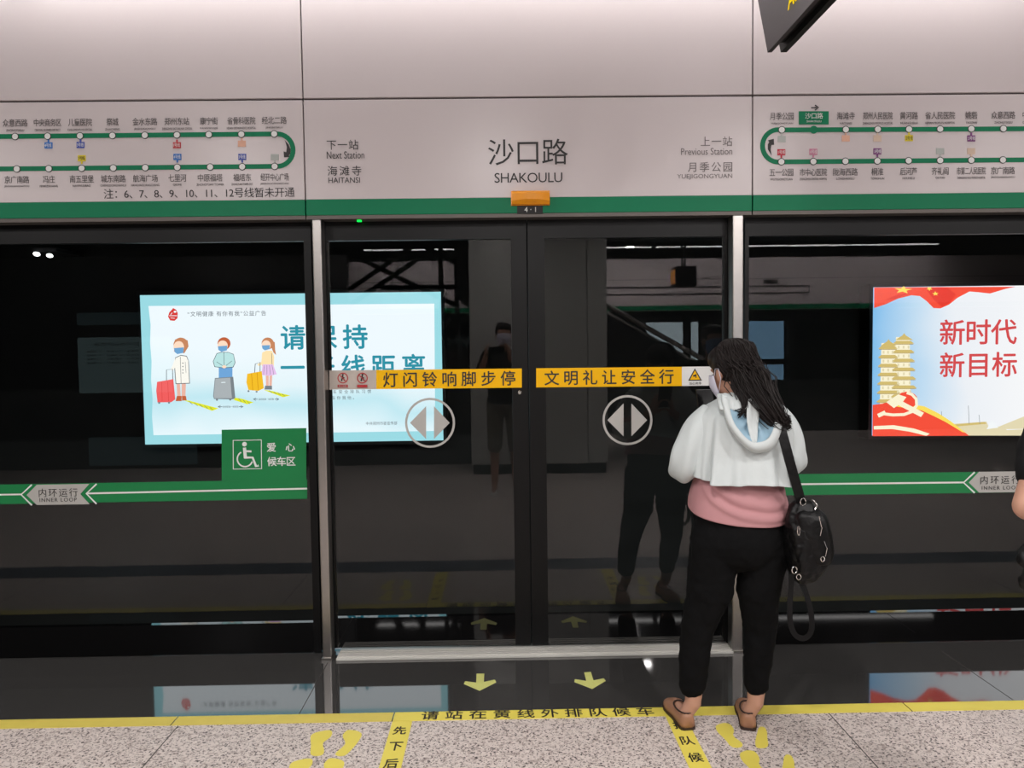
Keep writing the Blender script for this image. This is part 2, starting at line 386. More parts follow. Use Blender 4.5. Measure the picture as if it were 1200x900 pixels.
for (a, b), l in zip(edges, hl):
    h = thing('header_panel', l, 'sign panel', ((a + b) / 2, YF, zb), 'header sign panels'); heads.append(h)
    box('panel', a, b, YF, YF + 0.055, zg, zt - 0.003, M['fascia'], h, bev=0.002)
    box('green_band', a, b, YF - 0.001, YF + 0.055, zb + 0.006, zg, M['green'], h, bev=0.002)
    box('edge_trim', a, b, YF + 0.004, YF + 0.055, zb - 0.012, zb + 0.006, M['dullsteel'], h)
hL, hC, hR = heads

def station_map(h, top, bot, tags, arcx, left, note=None):
    f = Flat(Y=YF, off=0.0012)
    if left: f.line([(-60, 160.6), (323, 157)] + [(325 + 18.5 * math.cos(math.radians(a)), 176 + 19 * math.sin(math.radians(a))) for a in range(-90, 91, 10)] + [(320, 195), (-60, 198.6)], 5.6, 'green')
    else: f.line([(1290, 150.5), (914, 152.4)] + [(912 - 18.5 * math.cos(math.radians(a)), 171 - 19 * math.sin(math.radians(a))) for a in range(90, -91, -10)] + [(915, 189.8), (1290, 186.6)], 5.6, 'green')
    f.build('route_line', h)
    for row, (ys, yn, yp) in ((top, (0, -16, -7.3)), (bot, (0, 12.5, 20.5))):
        for x, y, cn, en, cw, ew in row:
            d = Flat(Y=YF, off=0.0022)
            if cn == '沙口路':
                d.ell(x, y, 4.6, 4.6, 'green'); d.build('station_dot', h, label='solid green dot of the current station')
                b = Flat(Y=YF, off=0.002); b.rect(936, 130.5, 971, 146, 'green'); pb = b.build('name_box', h, label='green box behind the current station name')
                text(cn, 943, 132.5, 964, 139.5, 'white', pb, Y=YF, off=0.004, name='station_name'); text(en, 945, 141.3, 962, 143.6, 'white', pb, Y=YF, off=0.004, name='station_pinyin', keep=False)
                continue
            d.ell(x, y, 4.3, 4.3, 'ink'); d.ell(x, y, 3.4, 3.4, 'white'); d.build('station_dot', h)
            text(cn, x - cw / 2, y + yn - 4.4, x + cw / 2, y + yn + 4.4, 'inkmid', h, Y=YF, name='station_name')
            text(en, x - ew / 2, y + yp - 1.3, x + ew / 2, y + yp + 1.3, 'inkmid', h, Y=YF, name='station_pinyin', keep=False)
    for x, y, up, c, s in tags:
        t = Flat(Y=YF, off=0.002); t.rect(x - 4.6, y - 3.6, x + 4.6, y + 3.6, c); t.rect(x - 0.9, y + (3.4 if up else -6.6), x + 0.9, y + (6.6 if up else -3.4), c)
        tp = t.build('line_tag', h)
        if s: text(s, x - 3.9, y - 2.3, x + 3.9, y + 2.3, 'white' if c != 'tyellow' else 'ink', tp, Y=YF, off=0.0045, name='line_number', keep=False)
    a = Flat(Y=YF, off=0.002)
    if left: a.poly([(333.5, 164), (338, 169), (340.5, 175), (340, 180), (338.5, 182), (339.5, 184), (333, 184.5), (332.5, 177.5), (335.5, 178.5), (336.3, 173), (335, 167.5)], 'ink')
    else: a.poly([(904, 182), (899.8, 175), (899.8, 169), (901.5, 166.5), (900, 164.5), (906.6, 162.8), (907, 169.8), (903.8, 170), (903, 175)], 'ink')
    a.build('direction_arrow', h)
for n, c in dict(tblue=(40, 110, 190), tindigo=(66, 82, 170), tyellow=(224, 204, 40), tred=(190, 52, 60), torange=(220, 170, 146), tgrey=(172, 176, 172), tpurple=(120, 52, 120), tpink=(206, 132, 160), tcrimson=(200, 40, 66), tbeige=(208, 184, 164)).items(): M[n] = mat('tag_' + n, rgb(*c), 0.5)
tx = [18, 56, 94, 132, 170, 207.5, 245, 283, 321.5]; bx = [20, 57.5, 96, 133, 170.5, 208, 246.5, 284, 322]
tn = [('众意西路', 'ZHONGYIXILU', 29, 21), ('中央商务区', 'CENTRAL BUSINESS DISTRICT', 32, 30), ('儿童医院', "CHILDREN'S HOSPITAL", 28, 29), ('祭城', 'ZHAICHENG', 14, 17), ('金水东路', 'JINSHUIDONGLU', 29, 25), ('郑州东站', 'ZHENGZHOU EAST RAILWAY STATION', 29, 35), ('康宁街', 'KANGNINGJIE', 21, 21), ('省骨科医院', 'HENAN ORTHOPAEDICS HOSPITAL', 33, 34), ('经北二路', "JINGBEI'ERLU", 29, 20)]
bn = [('京广南路', 'JINGGUANGNANLU', 29, 29), ('冯庄', 'FENGZHUANG', 14, 21), ('南五里堡', 'NANWULIBAO', 28, 21), ('城东南路', 'CHENGDONGNANLU', 29, 30), ('航海广场', 'HANGHAIGUANGCHANG', 29, 33), ('七里河', 'QILIHE', 21, 10), ('中原福塔', 'ZHONGYUAN TOWER', 29, 32), ('福塔东', 'ZHONGYUAN TOWER EAST', 21, 25), ('经开中心广场', 'JINGKAIZHONGXINGUANGCHANG', 33, 33)]
station_map(hL, [(x, 160.3 - 3.2 * x / 322) + n for x, n in zip(tx, tn)], [(x, 198.3 - 3.2 * x / 322) + n for x, n in zip(bx, bn)],
    [(57, 170.5, 0, 'tblue', '4号线'), (94.5, 170, 0, 'tindigo', '3号线'), (96, 185.5, 1, 'tyellow', '2号线'), (207.5, 170.3, 0, 'tred', '1号线'), (208, 184, 1, 'tblue', '4号线'), (283.5, 168.5, 0, 'torange', ''), (284, 184, 1, 'tindigo', '3号线'), (322, 184.3, 1, 'tgrey', '')], 0, True)
text('注：6、7、8、9、10、11、12号线暂未开通', 122, 220.5, 345.5, 232, 'ink', hL, Y=YF, name='note_lettering')
tx = [916, 953.5, 991, 1028.5, 1065, 1101.5, 1138, 1175.5, 1213]; bx = [915.5, 953, 990.5, 1028, 1064.5, 1101.5, 1138, 1175, 1212]
tn = [('月季公园', 'YUEJIGONGYUAN', 28, 26), ('沙口路', 'SHAKOULU', 21, 18), ('海滩寺', 'HAITANSI', 21, 14), ('郑州人民医院', "ZHENGZHOU PEOPLE'S HOSPITAL", 35, 35), ('黄河路', 'HUANGHELU', 21, 20), ('省人民医院', "HENAN PEOPLE'S HOSPITAL", 35, 35), ('姚砦', 'YAOZHAI', 14, 13), ('众意西路', 'ZHONGYIXILU', 28, 21), ('中央商务区', 'CENTRAL BUSINESS DISTRICT', 30, 30)]
bn = [('五一公园', 'WUYIGONGYUAN', 28, 26), ('市中心医院', 'ZHENGZHOU CENTRAL HOSPITAL', 32, 32), ('陇海西路', 'LONGHAIXILU', 29, 21), ('桐淮', 'TONGHUAI', 14, 16), ('后河芦', 'HOUHELU', 20, 14), ('齐礼阎', 'QILIYAN', 20, 11), ('市第二人民医院', "ZHENGZHOU NO.2 PEOPLE'S HOSPITAL", 34, 33), ('京广南路', 'JINGGUANGNANLU', 28, 28), ('冯庄', 'FENGZHUANG', 14, 20)]
station_map(hR, [(x, 152.3 - 0.0052 * (x - 916)) + n for x, n in zip(tx, tn)], [(x, 189.7 - 0.0085 * (x - 916)) + n for x, n in zip(bx, bn)],
    [(916, 163, 0, 'tgrey', ''), (915.5, 178.5, 1, 'tcrimson', '1号线'), (953, 178, 1, 'tpink', '6号线'), (991, 162.3, 0, 'torange', ''), (1028, 162.3, 0, 'tbeige', ''), (1028, 177.5, 1, 'tpurple', '5号线'), (1065, 162, 0, 'tyellow', '2号线'), (1101.5, 177.3, 1, 'tgrey', ''), (1138, 162.3, 0, 'tpurple', '5号线'), (1138, 177.3, 1, 'tbeige', '')], 0, False)
a = Flat(Y=YF, off=0.002); a.line([(950.5, 126.4), (957, 126.2)], 1.4, 'ink'); a.line([(955, 123.2), (959, 126.1), (955, 129.2)], 1.3, 'ink'); a.build('direction_arrow', hR, label='small black arrow over the current station box')
text('沙口路', 572, 163, 665.5, 193.5, 'ink', hC, Y=YF, name='station_name_lettering', bold=0.0)
text('SHAKOULU', 579.5, 202.5, 659, 214, 'ink', hC, Y=YF, name='station_name_lettering', bold=0.0)
text('下一站', 383, 164, 420, 175.5, 'ink', hC, Y=YF, name='next_station_lettering'); text('Next Station', 383, 177.5, 427, 186, 'ink', hC, Y=YF, name='next_station_lettering', keep=False)
text('海滩寺', 384, 194.5, 423.5, 206, 'ink', hC, Y=YF, name='next_station_lettering'); text('HAITANSI', 385, 208, 422, 214.5, 'ink', hC, Y=YF, name='next_station_lettering', keep=False)
text('上一站', 821, 160, 858, 171.5, 'inkgrey', hC, Y=YF, name='previous_station_lettering'); text('Previous Station', 798, 173.5, 858, 181.5, 'inkgrey', hC, Y=YF, name='previous_station_lettering', keep=False)
text('月季公园', 806, 190, 858, 201.5, 'inkgrey', hC, Y=YF, name='previous_station_lettering'); text('YUEJIGONGYUAN', 793.5, 204, 858, 210.5, 'inkgrey', hC, Y=YF, name='previous_station_lettering', keep=False)
b = Flat(Y=YF, off=0.002); b.rect(606, 241, 636, 250.3, 'black'); pb = b.build('door_number_plate', hC, label='black number plate')
text('4·1', 614.5, 242.8, 628, 248.6, 'white', pb, Y=YF, off=0.0045, name='lettering', bold=0.01)
# orange door lamp
c0, c1 = P(599.5, 225, Y=YF), P(643.5, 240, Y=YF); lx0, lx1, lz0, lz1 = c0[0], c1[0], c1[2], c0[2]
ol = thing('door_lamp', 'orange plastic warning lamp on the green band above the doors', 'lamp', ((lx0 + lx1) / 2, YF, lz0))
rings = []
for i in range(13):
    t = i / 12; x = lx0 + (lx1 - lx0) * t; bul = math.sin(math.pi * t)
    rings.append([(x, YF - 0.001, lz0), (x, YF - 0.022, lz0 + 0.0), (x, YF - 0.034 - 0.012 * bul, lz0 + 0.014 + 0.006 * bul), (x, YF - 0.034 - 0.014 * bul, lz1 - 0.012 - 0.003 * bul), (x, YF - 0.024, lz1), (x, YF - 0.001, lz1)])
MB().loft(rings).build('lamp_lens', M['orange'], ol)
box('lamp_back_plate', lx0 - 0.003, lx1 + 0.003, YF - 0.006, YF - 0.0012, lz0 - 0.003, lz1 + 0.003, M['orange'], ol)
led = P(421, 258, Y=3.64)
tag(box('indicator_light', led[0] - 0.010, led[0] + 0.010, 3.632, 3.65, led[2] - 0.007, 2.128, M['led']), 'small green status light under the header above left sliding door', 'light')

# ================================================================== STEEL POSTS, GLASS PANELS, DOORS
def post(pxa, pxb, label):
    x0, x1 = P(pxa, 500, Y=3.62)[0], P(pxb, 500, Y=3.62)[0]
    t = thing('steel_post', label, 'post', ((x0 + x1) / 2, 3.65, 0), 'stainless door posts')
    box('post_face', x0, x1, 3.60, 3.68, 0.0, 2.128, M['steel'], t, bev=0.006)
    box('post_seal', x0 + 0.002, x1 - 0.002, 3.68, 3.684, 0.0, 2.128, M['frame'], t)
    box('post_foot', x0 - 0.004, x1 + 0.004, 3.592, 3.6815, 0.0, 0.012, M['steel'], t)
post(372.5, 383, 'stainless steel post at the left side of sliding doors')
post(857, 869.5, 'stainless steel post right of sliding doors, behind the woman')

def pane(name, label, cat, x0, x1, st, z0, z1, rail=0.15, toprail=0.09, y0=YG, group=None, gm='glass'):
    """framed glass leaf: stiles, top rail, gloss bottom rail, pane"""
    t = thing(name, label, cat, ((x0 + x1) / 2, y0, z0), group)
    box('glass_pane', x0 + st[0], x1 - st[1], y0, y0 + 0.012, z0 + rail, z1 - toprail, M[gm], t)
    s = 1 if y0 > 0 else -1
    fy0, fy1 = (y0 - 0.004, y0 + 0.03) if s > 0 else (y0 - 0.02, y0 + 0.016)
    if st[0] > 0.005: box('stile', x0, x0 + st[0], fy0, fy1, z0, z1, M['frame'], t)
    if st[1] > 0.005: box('stile', x1 - st[1], x1, fy0, fy1, z0, z1, M['frame'], t)
    box('top_rail', x0 + st[0], x1 - st[1], fy0, fy1, z1 - toprail, z1, M['frame'], t)
    box('bottom_rail', x0 + st[0], x1 - st[1], y0 - 0.001, fy1, z0, z0 + rail, M['kick'], t)
    return t
def gx(px, Y=YG): return P(px, 500, Y=Y)[0]
pl = pane('glass_panel', 'fixed glass panel at left with wheelchair sign and green stripe', 'glass panel', XL, gx(370), (0.0, gx(370) - gx(361.5)), 0.005, 2.128, group='fixed glass panels')
pr = pane('glass_panel', 'fixed glass panel at right in front of the red and white lightbox', 'glass panel', gx(872.5), XR, (gx(877) - gx(872.5), 0.0), 0.005, 2.128, group='fixed glass panels')
dl = pane('sliding_door', 'left sliding glass door with yellow strip 灯闪铃响脚步停', 'door', gx(384.5), gx(619.3), (gx(389) - gx(384.5), gx(619.3) - gx(601)), 0.025, 2.128, group='platform sliding doors')
dr = pane('sliding_door', 'right sliding glass door with yellow strip 文明礼让安全行', 'door', gx(620.7), gx(857), (gx(640) - gx(620.7), gx(857) - gx(848)), 0.025, 2.128, group='platform sliding doors')
sl = thing('door_sill', 'ribbed aluminium door sill on the floor under the sliding doors', 'sill', (0.13, 3.63, 0))
sm = MB(); sx0, sx1 = gx(388, 3.6), gx(859, 3.6)
sm.box(sx0, sx1, 3.585, 3.73, 0, 0.012, 0, 0.002)
for k in range(4): sm.box(sx0 + 0.003, sx1 - 0.003, 3.60 + 0.021 * k, 3.612 + 0.021 * k, 0.012, 0.017)
sm.build('sill_plate', M['alu'], sl)

YD = YG - 0.0045     # stickers sit on the outer face of frame and glass
# yellow strips
f = Flat(Y=YG - 0.0041); f.poly([(441, 433.6), (611.5, 431.8), (611.5, 454.2), (441, 456)], 'yellow'); s1 = f.build('warning_strip', dl, label='yellow warning strip')
text('灯闪铃响脚步停', 449, 435.3, 604, 452.8, 'ink', s1, Y=YG - 0.0041, off=0.0022, bold=0.012)
f = Flat(Y=YG - 0.0041); f.poly([(386, 434.2), (441, 433.6), (441, 456), (386, 456.6)], 'greystrip'); g1 = f.build('notice_strip', dl, label='grey strip with two prohibition signs')
f = Flat(Y=YG - 0.0041, off=0.0018)
for cx in (401.8, 424.8):
    f.ring(cx, 443, 5.7, 1.1, 'red'); f.line([(cx, 439.3), (cx - 0.3, 442), (cx - 1.5, 446.6)], 1.5, 'ink'); f.line([(cx - 2.4, 441.2), (cx + 2, 443)], 1.2, 'ink'); f.line([(cx, 442.5), (cx + 2.2, 446)], 1.3, 'ink'); f.ell(cx + 0.2, 439, 1, 1, 'ink', 10)
    f.line([(cx - 4, 439), (cx + 4, 447)], 0.9, 'red'); f.rect(cx - 6, 450.8, cx + 6, 454, 'red')
f.build('prohibition_sign', g1)
text('禁止倚靠', 397, 451.3, 406.5, 453.5, 'greystrip', g1, Y=YG - 0.0041, off=0.0062, keep=False); text('禁止翻越', 420, 451.3, 429.5, 453.5, 'greystrip', g1, Y=YG - 0.0041, off=0.0062, keep=False)
f = Flat(Y=YG - 0.0041); f.poly([(628.3, 431.6), (799, 429.8), (799, 452.3), (628.3, 454)], 'yellow'); s2 = f.build('warning_strip', dr, label='yellow warning strip')
text('文明礼让安全行', 638, 433.3, 789.5, 450.8, 'ink', s2, Y=YG - 0.0041, off=0.0022, bold=0.012)
f = Flat(Y=YG - 0.0041); f.poly([(799, 429.8), (846, 429.3), (846, 451.7), (799, 452.3)], 'white'); g2 = f.build('notice_strip', dr, label='white strip with yellow caution triangle')
f = Flat(Y=YG - 0.0041, off=0.0018); f.poly([(814.2, 431.6), (822.5, 446), (806.3, 446.2)], 'ink'); f.poly([(814.2, 434), (820.2, 444.8), (808.5, 445)], 'yellow'); f.line([(812, 440.5), (815, 440)], 2.2, 'ink'); f.line([(815.5, 438), (815.5, 443)], 1, 'ink')
f.build('caution_triangle', g2); text('当心夹手', 807.5, 447.6, 822, 450.8, 'ink', g2, Y=YG - 0.0041, off=0.0025, keep=False)
# circle with two arrow heads
for d, cx, cy in ((dl, 504, 495.5), (dr, 735.3, 492.3)):
    f = Flat(Y=YG); f.ring(cx, cy, 28, 2.6, 'greyvinyl'); k = f.k
    f.k = 0; f.poly([(cx - 4.6, cy - 19.5), (cx - 4.6, cy + 19), (cx - 23.5, cy)], 'greyvinyl'); f.k = 0; f.poly([(cx + 4.6, cy - 19.5), (cx + 23, cy), (cx + 4.6, cy + 19)], 'greyvinyl')
    f.build('opening_symbol', d, label='grey ring with two arrow heads')
kp = P(609, 460, Y=YG); MB().ball((kp[0], YG - 0.009, kp[2]), (0.011, 0.008, 0.011)).build('lock_cap', M['chrome'], dl, smooth=True, label='round chrome lock cap')
# green stripe + wheelchair sign on left pane
f = Flat(Y=YG); f.poly([(-70, 569), (360, 561.8), (360, 584.6), (-70, 592)], 'greensign')
f.line([(-70, 580.8), (25, 579.3)], 1.8, 'white'); f.line([(37.5, 568), (25, 579.6), (37.5, 592)], 1.8, 'white')
f.line([(102, 578.2), (360, 572.5)], 2.0, 'white'); f.line([(113.5, 567), (101.5, 578.3), (113.5, 590.5)], 1.8, 'white')
f.poly([(43.5, 568), (105, 567), (94.5, 578.8), (105.5, 590.7), (43.5, 591.6), (31.5, 580)], 'greyvinyl'); st = f.build('direction_stripe', pl, label='green stripe with white chevrons')
text('内环运行', 46, 572.2, 91.5, 582, 'ink', st, Y=YG, off=0.0042); text('INNER LOOP', 47, 583.3, 90.5, 587.8, 'ink', st, Y=YG, off=0.0042)
f = Flat(Y=YG, off=0.0022); f.poly([(260, 503.6), (359, 501.6), (359, 562.6), (260, 563.2)], 'greensign'); ws = f.build('priority_sign', pl, label='green wheelchair waiting area sign')
f = Flat(Y=YG, off=0.0036); f.line([(273.5, 516), (306.5, 515.4), (306.8, 549), (273.7, 549.6)], 1.1, 'white', closed=True)
f.ell(286.8, 520.4, 2.7, 2.7, 'white'); f.line([(286.8, 524.5), (288, 537)], 3.6, 'white'); f.line([(287, 528.5), (295, 528.8)], 2.2, 'white'); f.line([(287, 536), (296.5, 536), (300.5, 546.4), (303.5, 545.2)], 2.7, 'white')
f.arc(287.6, 537.6, 9, 9, -120, -290, 1.7, 'white'); f.arc(287.6, 537.6, 9, 9, 20, 75, 1.7, 'white'); f.build('wheelchair_symbol', ws)
text('爱', 313, 518.8, 323.5, 529.3, 'white', ws, Y=YG, off=0.0044, bold=0.012); text('心', 335, 519.3, 346, 528.8, 'white', ws, Y=YG, off=0.0044, bold=0.012); text('候车区', 313.5, 535, 346.5, 546, 'white', ws, Y=YG, off=0.0044, bold=0.012)
# stripe on right pane
f = Flat(Y=YG); f.poly([(879, 556.2), (1132, 553.2), (1260, 551.6), (1260, 576), (1132, 577.8), (879, 581)], 'greensign')
f.line([(879, 568), (1129, 565.3)], 2.0, 'white'); f.line([(1142, 553.3), (1129, 565.5), (1142, 577.5)], 1.9, 'white')
f.poly([(1147, 552.8), (1225, 552), (1225, 576.2), (1147, 577.2), (1135, 565.3)], 'greyvinyl'); st2 = f.build('direction_stripe', pr, label='green stripe with white chevron')
text('内环运行', 1148.5, 557.3, 1194.5, 567, 'ink', st2, Y=YG, off=0.0042); text('INNER LOOP', 1150, 569.2, 1193.5, 573.6, 'ink', st2, Y=YG, off=0.0042)

# ================================================================== FAR LIGHTBOXES
def lightbox(label, x0, x1, z0, z1, face, Y=YAD, s=1):
    t = thing('lightbox', label, 'lightbox', ((x0 + x1) / 2, Y, z0), 'trackside advertising lightboxes')
    y1 = Y + s * 0.21; a, b = min(Y + s * 0.012, y1), max(Y + s * 0.012, y1)
    box('case', x0 - 0.035, x1 + 0.035, a, b, z0 - 0.035, z1 + 0.035, M['black'], t, bev=0.006)
    a, b = min(Y, Y + s * 0.012), max(Y, Y + s * 0.012)
    box('poster', x0, x1, a, b, z0, z1, face, t)
    return t
ink('teal', 152, 210, 220); ink('tealtext', 44, 140, 160); ink('white', 234, 244, 248); ink('red', 236, 92, 92); ink('redflag', 240, 78, 58); ink('redflagdk', 226, 58, 46); ink('gold', 246, 214, 92)
ink('skin', 250, 214, 190); ink('brown', 196, 130, 92); ink('auburn', 190, 96, 60); ink('maskb', 110, 160, 205); ink('coat', 246, 240, 232); ink('line', 84, 92, 100); ink('grey', 168, 172, 176); ink('greydk', 120, 126, 132); ink('orange', 240, 184, 40); ink('orangedk', 206, 142, 20)
ink('jean', 110, 160, 210); ink('mint', 184, 220, 220); ink('pink', 226, 186, 228); ink('peach', 250, 220, 170); ink('leg', 232, 176, 160); ink('tapey', 222, 224, 40); ink('crimson', 214, 62, 58); ink('cream', 246, 234, 204); ink('roof', 206, 180, 110); ink('sand', 222, 208, 172); ink('haze', 238, 238, 240); ink('maroon', 208, 74, 76); ink('roofdk', 160, 134, 80)
ink('white_far', 226, 236, 244, 5.0); ink('teal_far', 150, 190, 226, 5.0)
M['i_poster1'] = emit_ramp('backlit_cool_sheet', (2, -0.1, 1.3), [(0.0, rgb(228, 238, 246)), (0.45, rgb(226, 238, 244)), (0.62, rgb(190, 224, 234)), (0.76, rgb(224, 236, 242)), (1.0, rgb(234, 240, 246))], 1.22, 0.9, 0.8)
M['i_poster2'] = emit_ramp('backlit_sky_sheet', (0, -1.25, 0.5), [(0.0, rgb(104, 180, 234)), (0.3, rgb(196, 220, 242)), (0.55, rgb(240, 240, 246)), (1.0, rgb(252, 248, 250))], 1.12, 0.6, 1.2)
ax0, az1 = P(164, 346, Y=YAD)[[0, 2]]; ax1, az0 = P(519.5, 516, Y=YAD)[[0, 2]]
A = lightbox('glowing lightbox poster about keeping a one metre queue distance, with cartoon travellers', ax0, ax1, az0, az1, M['i_teal'])
f = Flat(Y=YAD); pts = [(174, 358.6), (509, 355.8), (510, 505)]; pts += [(180 - 4 * (i / 7.0) - (1.2 if i % 2 else 0), 510 - 151 * i / 7.0) for i in range(0, 8)][:7]
f.poly(pts, 'poster1'); sh = f.build('poster_sheet', A, label='pale blue white printed sheet')
def prt(fn, name, par, off=0.0015):
    f = Flat(Y=YAD, off=off, dt=0.0003); fn(f); return f.build(name, par)
def trav1(f):   # child in long white coat with red suitcase
    f.poly([(205, 398), (204, 412), (216, 414), (221, 406), (220, 399), (213, 396)], 'brown'); f.ell(212, 404, 8.6, 8.4, 'brown')
    f.ell(209.6, 406.5, 6.2, 6.8, 'skin'); f.poly([(204, 408), (215.5, 407), (215, 413.5), (208, 415), (204.8, 412.5)], 'maskb')
    f.poly([(207, 449), (211, 449), (212, 466), (208, 466)], 'leg'); f.poly([(213, 449), (218, 449), (217.5, 466), (213, 466)], 'leg'); f.poly([(207.5, 464), (213, 464), (213, 470), (206, 470)], 'auburn'); f.poly([(213.5, 464), (218, 464), (219, 469), (213.5, 469.5)], 'auburn')
    f.poly([(205.5, 419), (212, 416), (219, 417), (221.5, 423), (222.8, 449.5), (206, 450), (204.6, 432)], 'line'); f.poly([(206, 419.6), (212, 416.8), (218.6, 417.8), (220.8, 423), (222, 448.7), (206.8, 449.2), (205.4, 432)], 'coat')
    f.poly([(205.5, 420), (202.5, 428), (200.3, 433), (202.6, 435), (206.6, 429)], 'coat'); f.line([(211.5, 418), (212.5, 449)], 0.5, 'line')
    for y in (425.5, 429.5, 433.5, 437): f.ell(214.6, y, 0.7, 0.7, 'line', 8)
    f.poly([(217.5, 423), (221, 422), (221, 437), (218.6, 438)], 'coat'); f.line([(217.4, 424), (218.4, 437)], 0.4, 'line')
    f.line([(195.5, 448), (195.5, 433.5), (202.5, 432.5), (203, 446)], 0.9, 'greydk')
    f.poly([(184.5, 447.5), (203.5, 444.2), (205.8, 468), (201, 471.3), (185, 471.5), (183.5, 458)], 'red'); f.line([(190, 448), (190.5, 470)], 0.5, 'crimson'); f.line([(197, 447), (198, 470)], 0.5, 'crimson'); f.ell(187, 472, 1.3, 1.2, 'greydk', 10); f.ell(198.5, 471.8, 1.3, 1.2, 'greydk', 10)
    f.poly([(216, 469), (222, 469.4), (256.5, 478.5), (249, 481.4)], 'tapey')
    for i in range(5): f.line([(222 + 6 * i, 470.3 + 1.7 * i), (226 + 6 * i, 473.8 + 1.6 * i)], 0.5, 'line')
def trav2(f):   # boy in mint jacket behind grey suitcase
    f.ell(262.6, 402.6, 7.6, 7.4, 'auburn'); f.ell(261, 405, 6, 6, 'skin'); f.poly([(255.4, 405.8), (266.5, 405), (266, 410.5), (259.5, 412.3), (256, 410)], 'maskb')
    f.poly([(256.5, 430), (272.5, 430), (272.5, 443), (256.5, 443)], 'jean')
    f.poly([(254, 414), (260, 412.4), (268, 412.6), (274, 415), (276, 425), (273.5, 430.5), (262, 431.5), (251.5, 430), (249.6, 423.5)], 'line'); f.poly([(254.4, 414.6), (260, 413), (268, 413.2), (273.6, 415.5), (275.3, 425), (273, 429.9), (262, 430.8), (252, 429.4), (250.3, 423.5)], 'mint')
    f.line([(262.5, 413), (262.8, 429)], 0.5, 'line'); f.line([(254, 424), (261, 428.5)], 0.5, 'line'); f.line([(272, 423), (265, 428.5)], 0.5, 'line'); f.ell(263, 429.8, 2.5, 1.8, 'skin', 12)
    f.poly([(252, 443), (273.5, 441.5), (276, 467), (272, 468), (251, 467.5), (250, 464)], 'greydk'); f.poly([(252.6, 443.7), (270, 442.5), (272, 466.6), (251.5, 466.6), (250.8, 463.6)], 'grey'); f.line([(259.5, 448.2), (264.5, 448)], 0.8, 'white'); f.ell(254.5, 468.5, 1.3, 1.2, 'greydk', 10); f.ell(270, 468.2, 1.3, 1.2, 'greydk', 10)
    f.poly([(276, 466), (284, 467.3), (297.5, 471.5), (290, 473.7), (274, 468.6)], 'tapey')
    for i in range(3): f.line([(280 + 5 * i, 467 + 1.6 * i), (283 + 5 * i, 470.4 + 1.4 * i)], 0.5, 'line')
def trav3(f):   # girl with ponytail and yellow suitcase
    f.poly([(318, 399), (322, 401), (322.5, 410), (323.6, 416), (320.5, 413), (318.5, 408)], 'brown'); f.ell(313.8, 402.5, 7.2, 7.0, 'brown'); f.ell(312, 404.6, 5.4, 5.8, 'skin'); f.poly([(307, 404.8), (316.5, 404.4), (316, 409), (310.5, 410.6), (307.6, 408.4)], 'maskb')
    f.poly([(311.5, 439), (315, 439), (315, 453), (311.8, 453)], 'leg'); f.poly([(316, 439), (319.2, 439), (318.6, 453), (315.6, 453)], 'leg'); f.poly([(310.8, 452), (318.8, 452), (319, 456.5), (310, 456.5)], 'greydk')
    f.poly([(307.5, 413), (312, 411), (319, 411), (321.5, 418), (321, 429), (307, 429)], 'peach'); f.line([(318.4, 414), (319, 428)], 0.5, 'line'); f.poly([(307.3, 414), (306.5, 424), (301.5, 427), (303.6, 429), (309, 426)], 'peach')
    f.poly([(308, 427), (320, 427), (324.5, 438.5), (316, 440.4), (306.5, 439.5)], 'pink')
    for i in range(4): f.line([(310 + 3 * i, 428), (309 + 4 * i, 439)], 0.35, 'line')
    f.line([(298.6, 437), (299.4, 426.5), (305, 424.5), (305, 436)], 0.9, 'greydk')
    f.poly([(290, 438), (307, 435), (309.4, 455), (303, 458), (291.5, 457), (289, 448)], 'orange'); f.line([(295, 437.5), (296.5, 457.5)], 0.7, 'orangedk'); f.line([(301.5, 436.6), (303, 457.4)], 0.7, 'orangedk'); f.ell(291.5, 458.3, 1.2, 1.1, 'greydk', 10); f.ell(301, 459, 1.2, 1.1, 'greydk', 10)
    f.poly([(309.5, 457), (316, 457.4), (340.5, 463.5), (332, 465.4)], 'tapey')
    for i in range(4): f.line([(316 + 5 * i, 457.6 + 1.4 * i), (319.5 + 5 * i, 460.6 + 1.2 * i)], 0.5, 'line')
prt(trav1, 'printed_traveller', sh); prt(trav2, 'printed_traveller', sh); prt(trav3, 'printed_traveller', sh)
def dist(f):
    for a, b, y in ((255.5, 285, 476.6), (297, 327, 467.8)):
        f.line([(a, y), (a + 5, y)], 0.7, 'line'); f.line([(b - 5, y), (b, y)], 0.7, 'line'); f.line([(a + 3, y - 1.5), (a, y), (a + 3, y + 1.5)], 0.6, 'line'); f.line([(b - 3, y - 1.5), (b, y), (b - 3, y + 1.5)], 0.6, 'line')
prt(dist, 'printed_arrow', sh); text('保持距离一米距离', 261, 475.4, 279.5, 477.8, 'line', sh, Y=YAD, off=0.004, keep=False); text('保持距离一米距离', 303, 466.6, 321, 469, 'line', sh, Y=YAD, off=0.004, keep=False)
def logo(f):
    f.poly([(203, 361), (206.5, 363), (208.4, 367), (208, 373), (204.5, 376), (199.5, 375.5), (197, 371), (198.5, 366), (201, 363.5)], 'crimson'); f.ell(205.2, 365.3, 1.6, 1.2, 'white', 12); f.line([(198.5, 370), (207.5, 370)], 0.7, 'white'); f.line([(200, 372.6), (205, 373)], 0.6, 'white'); f.line([(202, 366.5), (200, 369)], 0.7, 'white')
prt(logo, 'printed_emblem', sh)
text('“文明健康 有你有我”公益广告', 220, 364.5, 312, 370.5, 'line', sh, Y=YAD, off=0.004)
text('请保持', 329, 380.5, 431, 409.5, 'tealtext', sh, Y=YAD, off=0.004, name='headline', bold=0.02); text('一米线距离', 329, 415.5, 498.5, 444, 'tealtext', sh, Y=YAD, off=0.004, name='headline', bold=0.02)
